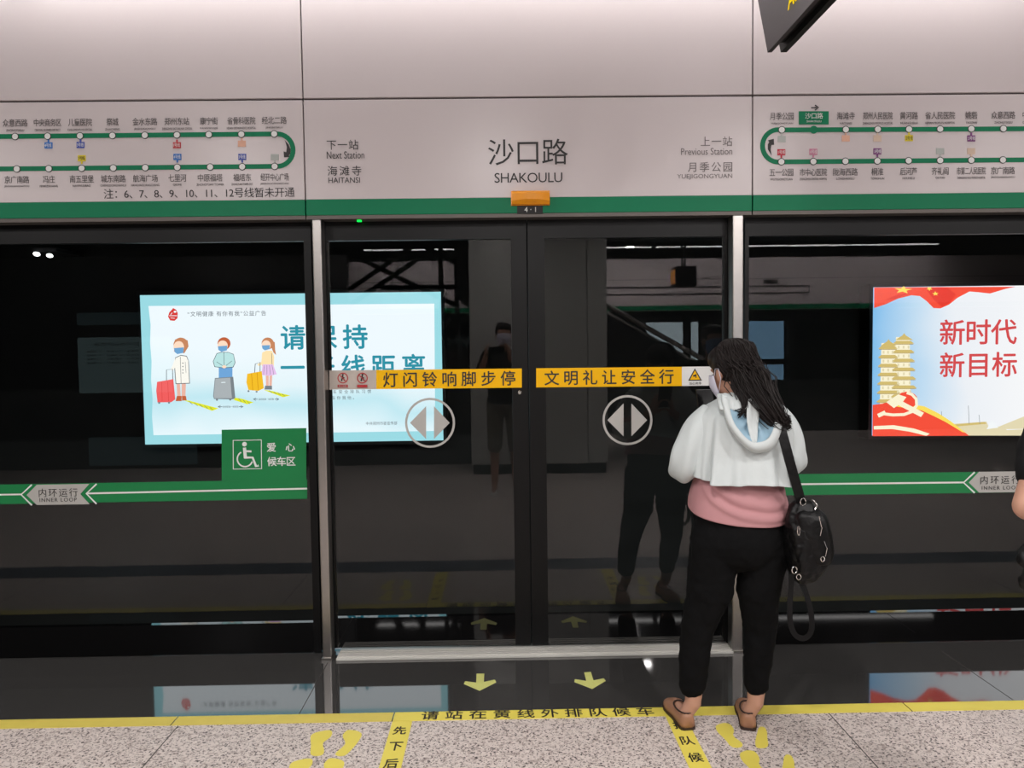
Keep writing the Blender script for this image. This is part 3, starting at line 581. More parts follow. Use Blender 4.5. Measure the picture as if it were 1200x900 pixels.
text('有序乘车安全排队习惯', 370, 456.8, 435, 461.2, 'line', sh, Y=YAD, off=0.004); text('文明乘车你我他。', 370, 464, 415, 468.4, 'line', sh, Y=YAD, off=0.004); text('中共郑州市委宣传部', 429, 494, 465.5, 498, 'line', sh, Y=YAD, off=0.004, keep=False)
bx0, bz1 = P(1024, 336.6, Y=YAD)[[0, 2]]; bz0 = P(1023, 510.5, Y=YAD)[2]; bx1 = bx0 + 2.85
B = lightbox('glowing lightbox poster with red flag, pagoda tower and headline 新时代 新目标', bx0, bx1, bz0, bz1, M['i_poster2'])
f = Flat(Y=YAD); f.poly([(1024.4, 336.9), (1190, 336), (1178, 338.6), (1160, 344), (1147, 342.5), (1136, 341.6), (1122, 349), (1112, 357), (1102, 361.4), (1094, 361), (1086, 353), (1078, 347), (1068, 346), (1052, 350), (1038, 356.5), (1024.3, 361)], 'redflag')
f.poly([(1084, 337), (1110, 337), (1120, 345), (1113, 355), (1104, 360), (1094, 351)], 'redflagdk'); f.poly([(1036, 352), (1052, 345), (1066, 343.4), (1050, 350)], 'redflagdk')
def star(cx, cy, r, rot, sq=0.7):
    return [(cx + (r if i % 2 == 0 else r * 0.42) * math.cos(math.radians(rot + 36 * i)), cy + sq * (r if i % 2 == 0 else r * 0.42) * math.sin(math.radians(rot + 36 * i))) for i in range(10)]
f.poly(star(1058, 339.8, 11, 60, 0.42), 'gold')
f.poly(star(1089, 338.3, 4, 20), 'gold'); f.poly(star(1096, 344.2, 4, 50), 'gold'); f.build('printed_flag', B)
def tower(f):
    f.poly([(1033, 402), (1050, 402), (1050, 395), (1066, 395), (1067, 475), (1031, 475)], 'cream')
    for cx, w0, ytop in ((1040.5, 9.5, 403.5), (1058, 10.5, 396.5)):
        for i in range(7):
            y = ytop + 2 + i * 10.4 + (0 if cx < 1050 else 1); wd = w0 + i * 0.55
            f.poly([(cx - wd - 1.8, y + 3), (cx - wd + 2, y), (cx + wd - 2, y), (cx + wd + 1.8, y + 3), (cx + wd - 1, y + 3.6), (cx - wd + 1, y + 3.6)], 'roof')
            f.line([(cx - wd - 1, y + 4), (cx + wd + 1, y + 4)], 0.6, 'roofdk')
            for dx in (-0.55, 0, 0.55): f.rect(cx + dx * wd - 1, y + 5.6, cx + dx * wd + 1, y + 9, 'sand')
        f.poly([(cx - w0, ytop + 2), (cx - 2, ytop - 3.4), (cx, ytop - 6), (cx + 2, ytop - 3.4), (cx + w0, ytop + 2)], 'roof')
prt(tower, 'printed_tower', B)
def city(f):
    f.poly([(1112, 497), (1156, 494), (1158, 499), (1175, 500), (1180, 504), (1200, 503), (1240, 500), (1240, 510.4), (1112, 510.4)], 'sand'); f.poly([(1112, 498), (1154, 494.4), (1156, 496.6), (1112, 500.5)], 'roof'); f.poly([(1168, 501), (1190, 492), (1200, 488), (1240, 484), (1240, 502), (1176, 503)], 'sand')
    f.poly([(1156, 503), (1162, 492.5), (1170, 501)], 'haze')
    for x, y in ((1103, 482), (1134.5, 475), (1147, 486)): f.line([(x, y), (x + 1, 497)], 0.5, 'greydk')
prt(city, 'printed_skyline', B)
f = Flat(Y=YAD, off=0.022); f.poly([(1022.6, 474.5), (1034, 473), (1044, 470), (1060, 475), (1080, 477), (1096, 484), (1108, 492), (1122, 501), (1134, 510.3), (1022.4, 510.8)], 'redflag')
f.poly([(1040, 474.5), (1064, 473), (1082, 476), (1098, 484), (1112, 493), (1130, 507), (1126, 506), (1106, 494), (1092, 487), (1078, 480.5), (1060, 478)], 'gold'); f.poly([(1022.6, 499), (1046, 498), (1070, 502), (1088, 508), (1084, 510.4), (1064, 505.5), (1044, 502.5), (1022.6, 503)], 'cream')
f.build('printed_red_ribbon', B)
def emblem(f):
    f.ell(1062, 468.5, 11.5, 9.5, 'redflag'); f.line([(1033, 484.5), (1045, 486), (1058, 485.5), (1067.5, 482), (1072.5, 475), (1072, 467.5), (1067, 462), (1061, 460)], 3.4, 'cream'); f.line([(1027.5, 487), (1036, 483)], 4.6, 'cream')
    f.poly([(1037, 471), (1051, 462), (1060.5, 465), (1056.5, 470.5), (1081, 483.5), (1077.5, 488.5), (1051, 474.5), (1046, 478)], 'cream')
prt(emblem, 'printed_emblem', B, 0.0245)
text('新时代', 1101, 374, 1191.5, 404, 'maroon', B, Y=YAD, off=0.004, name='headline', bold=0.014); text('新目标', 1101, 412.5, 1191.5, 442, 'maroon', B, Y=YAD, off=0.004, name='headline', bold=0.014)
# tunnel lamp pair seen through the left pane
q = P(47, 297, Y=6.8); tl = thing('tunnel_lamp', 'twin white tunnel lamp glowing behind the left glass panel', 'lamp', (q[0], 7.32, q[2]))
box('bracket', q[0] - 0.11, q[0] + 0.11, 6.86, 7.32, q[2] + 0.03, q[2] + 0.06, M['darkmetal'], tl)
MB().ball((q[0] - 0.055, 6.84, q[2]), (0.022, 0.04, 0.019)).build('bulb', M['spotlamp'], tl); MB().ball((q[0] + 0.06, 6.84, q[2] - 0.015), (0.02, 0.04, 0.018)).build('bulb', M['spotlamp'], tl)

# ================================================================== FLOOR MARKINGS
tapes = [(XL, P(204, 845, Z=0)[0], 'yellow floor tape at the far left, left of the first seam', 'ytape2'), (P(205, 845, Z=0)[0], P(461, 838, Z=0)[0], 'yellow floor tape in front of the wheelchair sign panel', 'ytape2'), (P(462, 838, Z=0)[0], P(1061, 827, Z=0)[0], 'yellow floor tape reading 请站在黄线外排队候车 at the doors', 'ytape'), (P(1062, 827, Z=0)[0], XR, 'yellow floor tape at the right, reflecting the red poster', 'ytape')]
for a, b, l, m in tapes:
    t = box('floor_tape', a + 0.001, b - 0.001, 2.982, 3.055, 0.0, 0.0018, M[m]); tag(t, l, 'floor tape', 'yellow line floor tapes')
    if '请' in l: text('请站在黄线外排队候车', 494, 831.5, 766, 841.5, 'ink', t, Z=0.0, off=0.0024, bold=0.012)
def qstrip(x0, x1, y0, label, chars, skew):
    t = thing('queue_strip', label, 'floor sticker', ((x0 + x1) / 2, y0 - 0.5, 0), 'queue floor strips')
    yb = y0 - 0.62
    obj('strip', [(x0, y0, 0.0002), (x1, y0, 0.0002), (x1 + skew, yb, 0.0002), (x0 + skew, yb, 0.0002), (x0, y0, 0.0016), (x1, y0, 0.0016), (x1 + skew, yb, 0.0016), (x0 + skew, yb, 0.0016)], [(3, 2, 1, 0), (4, 5, 6, 7), (0, 1, 5, 4), (1, 2, 6, 5), (2, 3, 7, 6), (3, 0, 4, 7)], M['ytape'], t)
    for i, c in enumerate(chars):
        co, fs = glyphs(c, 0.016); e = co.max(0) - co.min(0); q = (co - (co.max(0) + co.min(0)) / 2) / np.maximum(e, 1e-6)
        cy = y0 - 0.075 - 0.118 * i; cx = (x0 + x1) / 2 + skew * (y0 - cy) / 0.62
        pts = np.array((cx, cy, 0.0022)) + q * np.array((0.052, 0.062, 0.0006)); obj('lettering', pts, fs, M['ink'], t)
xa, xb = P(461, 842, Z=0)[0], P(484, 842, Z=0)[0]
qstrip(xa, xb, 2.98, 'yellow floor strip reading 先下后上 left of the doorway', '先下后上', 0.0)
xa, xb = P(779, 838, Z=0)[0], P(802, 838, Z=0)[0]
qstrip(xa, xb, 2.98, "yellow floor strip reading 排队候车 under the woman's left shoe", '排队候车', 0.005)
for pts, l in (([(558.5, 789.5), (567.5, 789.5), (567, 799.2), (580, 796.5), (581.5, 799.8), (562, 809.6), (543.6, 801.6), (545, 798.3), (558, 800)], 'pale yellow arrow on dark granite before the left sliding door'), ([(684.5, 788), (692.5, 787.5), (695.5, 797.4), (707.5, 795), (709.8, 798), (694, 807.5), (673, 799.3), (673.6, 796), (687, 798)], 'pale yellow arrow on dark granite before the right sliding door')):
    f = Flat(Z=0.0, off=0.0003); f.poly(pts, 'arrow'); c = P(pts[5][0], pts[5][1], Z=0); tag(f.build('floor_arrow', origin=c), l, 'floor arrow', 'alighting arrows')
LF = [(364.7, 861), (370.7, 858), (385.3, 855.3), (389.6, 857.3), (388.7, 862.7), (384, 866.5), (378.7, 870), (378.3, 874), (380, 878.7), (379.3, 884), (373.3, 886.4), (365, 885.6), (363.3, 882), (364.7, 873.3), (363.6, 866)]
RF = [(408, 855), (420, 856.7), (425, 860.7), (420, 869.3), (412, 878.7), (405.3, 885.3), (400, 886.4), (394.7, 886), (392, 883.3), (402.7, 874.7), (405.3, 870), (400.7, 862.7), (404, 858)]
LF2 = [(838.3, 850.8), (843, 848.3), (848.3, 847.2), (855.8, 848.3), (860.8, 855.8), (858.3, 862.5), (869.2, 870), (870.8, 874), (866.7, 876.7), (856.7, 875.8), (850, 866.7), (840, 857.5)]
RF2 = [(889, 851.7), (895.8, 851.7), (899.2, 857.5), (899, 865), (900.8, 872.5), (898.3, 876.7), (890, 877), (885.8, 875.8), (884.7, 870), (886.7, 861.7)]
def foot(pts, l, dx=0, dy=0):
    f = Flat(Z=0.0, off=0.0003); ws = [np.array(f.w(p)) + np.array((dx, dy, 0)) for p in pts]
    m = len(ws); sm = []
    for i in range(m):
        a, b = ws[i], ws[(i + 1) % m]; sm += [a * 0.75 + b * 0.25, a * 0.25 + b * 0.75]
    f.world(sm, M['ytape']); tag(f.build('footprint_sticker', origin=sum(ws) / m), l, 'floor sticker', 'yellow footprint stickers')
foot(LF, 'yellow left footprint sticker of the front pair, left of strip 先下后上'); foot(RF, 'yellow right footprint sticker of the front pair, left of strip 先下后上')
foot(LF, 'yellow left footprint cut by the bottom edge, left of strip 先下后上', -0.025, -0.205); foot(RF, 'yellow right footprint cut by the bottom edge, left of strip 先下后上', -0.025, -0.205)
foot(LF2, "yellow left footprint sticker between the woman's shoes"); foot(RF2, "yellow footprint sticker touching heel of the woman's right shoe")
foot(LF2, 'yellow left footprint cut by the bottom edge, behind the woman', 0.03, -0.205); foot(RF2, 'yellow right footprint cut by the bottom edge, behind the woman', 0.025, -0.205)

# ================================================================== PLATFORM LAMPS, HANGING DISPLAY
def strip_lamp(x0, x1, y, z, label, wscale=1.0, tilt=0.0):
    t = thing('strip_lamp', label, 'lamp', ((x0 + x1) / 2, y, z), 'linear ceiling lamps')
    box('housing', x0, x1, y - 0.05, y + 0.05, z, z + 0.07, M['darkmetal'], t)
    box('suspension', x0 + 0.2, x0 + 0.22, y - 0.01, y + 0.01, z + 0.07, 3.36, M['darkmetal'], t); box('suspension', x1 - 0.22, x1 - 0.2, y - 0.01, y + 0.01, z + 0.07, 3.36, M['darkmetal'], t)
    box('diffuser', x0 + 0.02, x1 - 0.02, y - 0.042, y + 0.042, z - 0.012, z, M['tube'], t)
    ld = bpy.data.lights.new('strip_light', 'AREA'); ld.shape = 'RECTANGLE'; ld.size = x1 - x0 - 0.04; ld.size_y = 0.07; ld.energy = STRIP_W * (x1 - x0) * wscale; ld.color = LCOL
    lo = bpy.data.objects.new('strip_light', ld); COL.objects.link(lo); lo.parent = t; lo.location = (0, 0, -0.018); lo.rotation_euler = (tilt, 0, 0)
lab = {3.41: 'above the near platform doors', -3.2: 'over the middle of the platform', -5.3: 'above the opposite platform doors'}
pos3 = ['left end', 'centre', 'right end']
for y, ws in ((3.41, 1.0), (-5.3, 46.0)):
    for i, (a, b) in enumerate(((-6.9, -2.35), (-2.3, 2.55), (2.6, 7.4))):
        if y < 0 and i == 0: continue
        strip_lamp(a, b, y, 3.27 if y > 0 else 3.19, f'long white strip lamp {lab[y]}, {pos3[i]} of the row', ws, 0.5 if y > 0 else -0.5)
rows = [(-4.55, 'fourth'), (-3.3, 'third'), (-0.7, 'second'), (0.9, 'first')]
for y, rn in rows:
    for i, x in enumerate((-4.25, -2.15, -0.05, 2.05, 4.15, 6.25)):
        if y < -2 and i != 3: continue
        t = thing('downlight', f'round ceiling downlight over the escalator in the {rn} row from the near doors' if y < -2 else f'round ceiling downlight, {["leftmost","second from left","third from left","third from right","second from right","rightmost"][i]} in the {rn} row from the near doors', 'lamp', (x, y, 3.1), 'round ceiling downlights')
        MB().cyl((x, y), 0.075, 3.1, 3.36).build('housing', M['darkmetal'], t)
        MB().cyl((x, y), 0.066, 3.094, 3.1).build('diffuser', M['lamp'], t)
        ld = bpy.data.lights.new('down_light', 'AREA'); ld.shape = 'DISK'; ld.size = 0.12; ld.energy = DOWN_W * 1.0; ld.color = LCOL
        lo = bpy.data.objects.new('down_light', ld); COL.objects.link(lo); lo.parent = t; lo.location = (0, 0, -0.012)
# hanging information display, top right, its screen facing left
dy1 = 2.55; q = P(899.5, 61.5, Y=dy1); zz = q[2]; xx = q[0]
hd = thing('information_display', 'dark hanging platform information display with yellow text, top right', 'display', (xx, 2.0, 3.36))
r = lambda y, z: (y, z)
prof = [(dy1, zz), (dy1 + 0.19, zz + 0.42), (dy1 - 1.1, zz + 0.42), (dy1 - 1.1, zz)]
def slab(x0, x1, pr): return [(x0, a, b) for a, b in pr] + [(x1, a, b) for a, b in pr], [(0, 1, 2, 3), (7, 6, 5, 4), (0, 4, 5, 1), (1, 5, 6, 2), (2, 6, 7, 3), (3, 7, 4, 0)]
v, fc = slab(xx, xx + 0.014, prof); obj('display_face', v, fc, M['screen'], hd)
v, fc = slab(xx + 0.014, xx + 0.044, [(a - 0.03 if i in (0, 1) else a, b + 0.02 if i in (0, 3) else b) for i, (a, b) in enumerate(prof)]); obj('display_body', v, fc, M['black'], hd)
v, fc = slab(xx + 0.044, xx + 0.064, prof); obj('back_cover', v, fc, M['black'], hd)
for yy in (2.3, 1.75): MB().tube([(xx + 0.03, yy, zz + 0.4), (xx + 0.03, yy, 3.36)], 0.018).build('hanger', M['black'], hd)
co, fs = glyphs('Au', 0.012); e = co.max(0) - co.min(0); q = (co - (co.max(0) + co.min(0)) / 2)
def onface(px, py):
    d = RM @ np.array([(px - 600) / F, -(py - 450) / F, -1]); return CAM + d * (xx - 0.001) / d[0]
pA, pB = onface(923.5, 12.8), onface(936, 1)
sc = abs(pB[1] - pA[1]) / e[0]
obj('lettering', np.stack([np.full(len(q), xx - 0.002) - q[:, 2] * 0.01, (pA[1] + pB[1]) / 2 - q[:, 0] * sc, pA[2] + (q[:, 1] + e[1] / 2) * sc], 1), fs, M['ytext'], hd, label='yellow lit text')

# ================================================================== OPPOSITE SIDE (seen mirrored in the glass)
struct(box('wall_opposite_header', -3.2, XR, YO - 0.15, YO, 2.139, 3.05, M['fascia']))
struct(box('trim_opposite_green', -3.2, XR, YO - 0.01, YO + 0.004, 2.15, 2.23, M['green']))
struct(box('trim_opposite_gap', -3.2, XR, YO - 0.01, YO + 0.003, 2.68, 2.69, M['trimdark']))
om = thing('route_sign', 'route map sign on the opposite header, mirrored in the door glass', 'sign', (3.6, YO, 2.3))
mm = MB()
for z in (2.42, 2.54): mm.box(0.9, 5.4, YO + 0.004, YO + 0.008, z, z + 0.02)
mm.box(5.4, 5.42, YO + 0.004, YO + 0.008, 2.42, 2.56); mm.box(0.88, 0.9, YO + 0.004, YO + 0.008, 2.42, 2.56); mm.box(4.6, 4.85, YO + 0.004, YO + 0.008, 2.59, 2.66)
mm.build('route_line', M['ink'], om)
og = pane('glass_panel', 'long glass panel of opposite platform edge, mirrored in doors', 'glass panel', -1.6, XR, (0.06, 0.0), 0.005, 2.139, y0=YO - 0.05, gm='glass2')
fm = MB()
for x in (2.42, 3.2, 4.18, 5.05): box('mullion', x, x + 0.13, YO - 0.07, YO - 0.01, 0.005, 2.13, M['frame'], og)
box('transom', -1.5, XR, YO - 0.03, YO - 0.012, 1.17, 1.27, M['frame'], og)
for x0, x1, l, n in ((2.9, 4.0, 'white', 0), (4.9, 5.9, 'teal', 1)):
    lightbox(['white lightbox poster behind opposite doors, seen mirrored, with pink flower', 'pale blue lightbox poster behind opposite doors, seen mirrored'][n], x0 + 0.25, x1 + 0.35, 0.75, 2.05, M['i_' + l + '_far'], Y=YAO, s=-1)
fl = MB()
for k in range(9):
    a = k * 0.7; fl.ball((3.62 + 0.10 * math.cos(a) * (k % 3) / 2, YAO + 0.006, 1.3 + 0.12 * math.sin(a) * (k % 3) / 2), (0.07, 0.004, 0.06), seg=12)
fl.build('printed_flower', M['i_maroon'], [o for o in bpy.data.objects if 'pink flower' in str(o.get('label', ''))][0])
# escalator behind the column
es = thing('escalator', 'dark escalator with steel handrail, mirrored in the right door', 'escalator', (1.2, -3.4, 0))
sd = MB()
for y in (-3.05, -3.95):
    a = (3.1, 0.0); pts = [(3.6, 0.0), (3.6, 0.85), (3.3, 0.92), (-0.6, 3.15), (-0.6, 2.2), (2.9, 0.0)]
    n = len(pts); vs = [(x, y, z) for x, z in pts] + [(x, y - 0.05, z) for x, z in pts]
    sd.add(vs, [list(range(n)), list(range(n, 2 * n))[::-1]] + [[i, (i + 1) % n, n + (i + 1) % n, n + i] for i in range(n)])
sd.build('balustrade', M['darkmetal'], es)
for y in (-3.075, -3.975): MB().tube([(3.75, y, 0.6), (3.8, y, 0.8), (3.65, y, 0.98), (3.35, y, 1.02), (-0.6, y, 3.27)], 0.035).build('handrail', M['steel'], es)
stp = MB()
for k in range(16): stp.box(2.95 - 0.21 * k, 3.2 - 0.21 * k, -3.95, -3.1, max(0, 0.12 * k - 0.1), 0.12 * k + 0.1)
stp.build('step', M['darkmetal'], es)
# notice board on the stair enclosure, mirrored at the far left
nb = thing('notice_board', 'dim backlit notice board of grey text rows, mirrored in the left glass', 'notice board', (-5.0, -2.45, 1.0))
box('board', -5.49, -4.3, -2.449, -2.43, 1.0, 1.72, M['notice'], nb); box('top_panel', -5.49, -4.3, -2.449, -2.435, 1.88, 2.04, M['noticedim'], nb); box('lower_panel', -5.4, -4.0, -2.449, -2.435, -0.0 + 0.05, 0.42, M['noticedim'], nb)
for k, (zz_, hh) in enumerate(((1.63, 0.045), (1.54, 0.022), (1.49, 0.022), (1.44, 0.022), (1.39, 0.022))):
    for c_ in range(1 if k == 0 else 4):
        co, fs = glyphs('地铁五号线换乘信息' if k == 0 else '文明乘车', 0.0); e = co.max(0) - co.min(0); q = (co - (co.max(0) + co.min(0)) / 2) / np.maximum(e, 1e-6)
        pts = np.array((-4.9 if k == 0 else -5.28 + 0.26 * c_, -2.429, zz_)) + np.stack([-q[:, 0] * (0.75 if k == 0 else 0.19), q[:, 2] * 0.0006, q[:, 1] * hh], 1); obj('lettering', pts, fs, M['ink'], nb)
tb = MB()
for (xa_, za_), (xb_, zb_) in (((-2.6, 2.1), (-1.3, 2.95)), ((-2.2, 2.95), (-0.7, 2.2)), ((-1.9, 2.5), (-0.5, 2.5)), ((-0.95, 1.7), (-0.95, 3.36)), ((-0.7, 1.7), (-0.7, 3.36)), ((-2.6, 2.35), (-1.3, 3.2)), ((-1.6, 3.36), (-0.4, 2.7))):
    tb.tube([(xa_, -4.6, za_), (xb_, -4.6, zb_)], 0.04, 8)
struct(tb.build('trim_stair_truss', M['darkmetal'], origin=(-1.5, -4.6, 2.2)))
# second hanging display, near the opposite doors
h2 = thing('information_display', 'hanging display with yellow screen, mirrored in the right door glass', 'display', (3.02, -5.2, 3.36))
MB().box(2.86, 3.2, -5.3, -4.9, 2.5, 2.82, 0, 0.01).build('display_body', M['black'], h2); box('screen', 2.85, 2.858, -5.26, -4.94, 2.54, 2.78, M['orange'], h2)
for yy in (-5.2, -5.0): MB().tube([(3.03, yy, 2.82), (3.03, yy, 3.36)], 0.02).build('hanger', M['black'], h2)

# ================================================================== PEOPLE
def hand(mb, w, d, n, side, curl=35, s=1.0):
    """palm, four unequal bent fingers and a thumb from the side of the palm; d = pointing direction, n = palm normal, side=+1/-1 thumb side"""
    w, d, n = Vector(w), Vector(d).normalized(), Vector(n).normalized(); n = (n - d * n.dot(d)).normalized(); u = d.cross(n) * side
    for k, (o, L) in enumerate(((0.03, 0.062), (0.0105, 0.072), (-0.0095, 0.068), (-0.029, 0.054))):
        kn = w + d * 0.088 * s + u * o * s
        mb.cap(w + u * o * 0.55 * s + d * 0.01, kn, 0.0135 * s, 0.0115 * s, 10)
        p = kn; seg = [0.46, 0.32, 0.22]; a = 0
        for i, q in enumerate(seg):
            a += math.radians(curl * (0.7, 1.0, 0.7)[i]); dd = d * math.cos(a) + n * math.sin(a) + u * o * 1.2
            p2 = p + dd * L * q * 1.12 * s; mb.cap(p, p2, (0.0093, 0.0085, 0.0078)[i] * s, (0.0085, 0.0078, 0.0068)[i] * s, 9); p = p2
    p = w + d * 0.025 * s + u * 0.026 * s; p1 = p + (u * 0.75 + d * 0.75 + n * 0.25).normalized() * 0.036 * s; p2 = p1 + (d * 0.8 + u * 0.35 + n * 0.6).normalized() * 0.032 * s
    mb.cap(w + d * 0.015 * s, p, 0.015 * s, 0.014 * s, 10); mb.cap(p, p1, 0.0125 * s, 0.011 * s, 10); mb.cap(p1, p2, 0.0108 * s, 0.0085 * s, 10)
def head(mb, c, R, s=1.0):
    """skull, jaw, nose, lips, brow, ears; R maps the head frame (+y = face) to the world"""
    c = Vector(c); g = lambda x, y, z: c + R @ Vector((x * s, y * s, z * s))
    mb.ball(g(0, -0.008, 0.028), (0.074 * s, 0.092 * s, 0.088 * s), R); mb.ball(g(0, 0.026, -0.035), (0.058 * s, 0.062 * s, 0.072 * s), R)
    mb.ball(g(0, 0.06, -0.092), (0.024 * s, 0.02 * s, 0.018 * s), R); mb.cap(g(0, 0.086, 0.01), g(0, 0.103, -0.028), 0.008 * s, 0.0125 * s, 10)
    for q in (-1, 1):
        mb.ball(g(q * 0.011, 0.093, -0.032), (0.009 * s, 0.01 * s, 0.008 * s), R, 10); mb.ball(g(q * 0.075, -0.005, -0.012), (0.009 * s, 0.018 * s, 0.032 * s), R, 14)
        mb.ball(g(q * 0.03, 0.066, 0.026), (0.024 * s, 0.014 * s, 0.009 * s), R, 12); mb.ball(g(q * 0.037, 0.058, -0.025), (0.022 * s, 0.018 * s, 0.02 * s), R, 12)
    mb.ball(g(0, 0.082, -0.058), (0.022 * s, 0.009 * s, 0.006 * s), R, 12); mb.ball(g(0, 0.08, -0.068), (0.019 * s, 0.009 * s, 0.006 * s), R, 12)
def face_bits(parent, c, R, maskm, s=1.0):
    c = Vector(c); g = lambda x, y, z: c + R @ Vector((x * s, y * s, z * s))
    for q in (-1, 1):
        MB().ball(g(q * 0.031, 0.0765, 0.004), (0.0125 * s, 0.008 * s, 0.0065 * s), R, 12).build('eye', M['ink'], parent, smooth=True)
    rings = []
    for i in range(9):
        z = 0.006 - 0.105 * i / 8; row = []
        for j in range(17):
            a = math.radians(-82 + 164 * j / 16); bul = 0.024 * math.exp(-((z + 0.035) / 0.045) ** 2) * math.cos(a) ** 2
            rr = 0.068 + bul - 0.012 * (i / 8) ** 2
            row.append(g(rr * math.sin(a) * 1.03, 0.022 + (rr + 0.008) * math.cos(a) * (1 - 0.08 * (i / 8)), z + 0.01 * math.cos(2 * a) * (1 if i == 0 else 0)))
        rings.append(row)
    o = MB().loft(rings, closed=False).build('face_mask', M[maskm], parent, smooth=True); evalmesh(o, [('SOLIDIFY', dict(thickness=0.0025, offset=0.0))])
    lp = MB()
    for q in (-1, 1): lp.tube([g(q * 0.068, 0.03, -0.005), g(q * 0.079, 0.005, 0.016), g(q * 0.082, -0.016, 0.012), g(q * 0.08, -0.018, -0.03), g(q * 0.066, 0.026, -0.075)], 0.0016, 6)
    lp.build('ear_loop', M['mask'], o)
def shoe(parent, heel, toe, m='shoe', L=0.235):
    heel, toe = Vector(heel), Vector(toe); d = (toe - heel); d.z = 0; d.normalize(); u = Vector((d.y, -d.x, 0))
    st = [(0.0, 0.016, 0.052), (0.03, 0.027, 0.066), (0.12, 0.031, 0.066), (0.28, 0.031, 0.056), (0.45, 0.034, 0.054), (0.6, 0.041, 0.056), (0.75, 0.043, 0.048), (0.88, 0.036, 0.037), (0.96, 0.023, 0.028), (1.0, 0.008, 0.02)]
    rings = []; sr = []
    for t, hw, h in st:
        c = heel + d * L * t; ring = []; z0 = 0.012
        for k in range(16):
            a = math.pi * k / 15; x = math.copysign(abs(math.cos(a)) ** 0.7, math.cos(a)) * hw; z = z0 + math.sin(a) ** 0.75 * (h - z0); ring.append(c + u * x + Vector((0, 0, z)))
        rings.append(ring); sr.append([c + u * (hw + 0.002) + Vector((0, 0, 0.001)), c + u * (hw + 0.003) + Vector((0, 0, 0.013)), c - u * (hw + 0.003) + Vector((0, 0, 0.013)), c - u * (hw + 0.002) + Vector((0, 0, 0.001))])
    o = MB().loft(rings).build('shoe', M[m], parent, smooth=True); MB().loft(sr).build('sole', M['sole'] if m == 'shoe' else M['white'], o)
    rim = []
    for k in range(19):
        a = 2 * math.pi * k / 18; t = 0.30 + 0.27 * math.cos(a); hw = 0.029 * abs(math.sin(a)) ** 0.8; rim.append(heel + d * L * t + u * math.copysign(hw, math.sin(a)) + Vector((0, 0, 0.067 - 0.008 * math.sin(math.pi * min(1, max(0, t))))))
    MB().tube(rim, 0.0032, 6).build('collar', M['sole'] if m == 'shoe' else M['white'], o, smooth=True)
    if m == 'shoe':
        c = heel + d * L * 0.66 + Vector((0, 0, 0.055)); MB().box(-0.022, 0.022, -0.004, 0.004, -0.003, 0.003).build('buckle', M['chrome'], o).matrix_local = Matrix.Translation(c - wloc(o)) @ Matrix(((u.x, d.x, 0, 0), (u.y, d.y, 0, 0), (0, 0, 1, 0), (0, 0, 0, 1)))
def V(px, py, Y): return Vector(P(px, py, Y=Y))

# ---- main woman
YW = 2.9
wm = thing('person', 'person with long dark hair, pale hooded jacket and black trousers at right door', 'person', (0.82, YW, 0))
hc = V(858, 436, 2.99); Rh = (Matrix.Rotation(math.radians(24), 3, 'Z') @ Matrix.Rotation(math.radians(-16), 3, 'X'))
SHL, SHR = V(834, 497, 2.93), V(908, 497, 2.92); ELL, ELR = V(801, 543, 2.93), V(928, 543, 2.92)
WRL, WRR = Vector((0.83, 3.20, 1.13)), Vector((0.955, 3.20, 1.13))
bd = MB(); head(bd, hc, Rh, 0.98)
bd.cap(V(868, 482, 2.92), hc + Vector((0.012, -0.03, -0.06)), 0.052, 0.048)
bd.cap(SHL, SHR, 0.042, 0.042); bd.ball(V(870, 515, 2.93), (0.155, 0.095, 0.17)); bd.ball(V(866, 580, 2.92), (0.13, 0.09, 0.16)); bd.ball(V(866, 632, 2.9), (0.165, 0.105, 0.12))
for sh, el, wr, sd_, nn in ((SHL, ELL, WRL, 1, 1), (SHR, ELR, WRR, -1, -1)):
    bd.cap(sh, el, 0.045, 0.036); bd.cap(el, wr, 0.036, 0.024); hand(bd, wr, Vector((0.22 * nn, 0.35, 0.75)), Vector((nn * 0.75, -0.25, -0.1)), sd_ * 1, 38, 0.92)
LHIP, RHIP = V(838, 640, 2.9), V(894, 640, 2.9); LK, RK = V(817, 737, 2.93), V(890, 737, 2.93); LA, RA = V(812, 823, 2.895), V(885, 823, 2.885)
hl, tl_ = Vector((0.712, 2.862, 0)), Vector((0.69, 3.07, 0)); hr, tr_ = Vector((0.943, 2.852, 0)), Vector((1.0, 3.07, 0))
for hp, kn, an, he, to in ((LHIP, LK, LA, hl, tl_), (RHIP, RK, RA, hr, tr_)):
    d = (to - he).normalized()
    bd.cap(hp, kn, 0.078, 0.052); bd.cap(kn, kn.lerp(an, 0.35) + Vector((0, -0.015, 0)), 0.05, 0.046); bd.cap(kn.lerp(an, 0.35) + Vector((0, -0.015, 0)), an, 0.046, 0.032)
    bd.cap(an, he + d * 0.04 + Vector((0, 0, 0.045)), 0.033, 0.026); bd.cap(he + d * 0.045 + Vector((0, 0, 0.042)), he + d * 0.16 + Vector((0, 0, 0.032)), 0.026, 0.022)
bd.organic('body', M['skin'], wm, 0.005, 5)
face_bits(wm, hc, Rh, 'mask', 0.98)
for h_, t_ in ((hl, tl_), (hr, tr_)): shoe(wm, h_, t_)
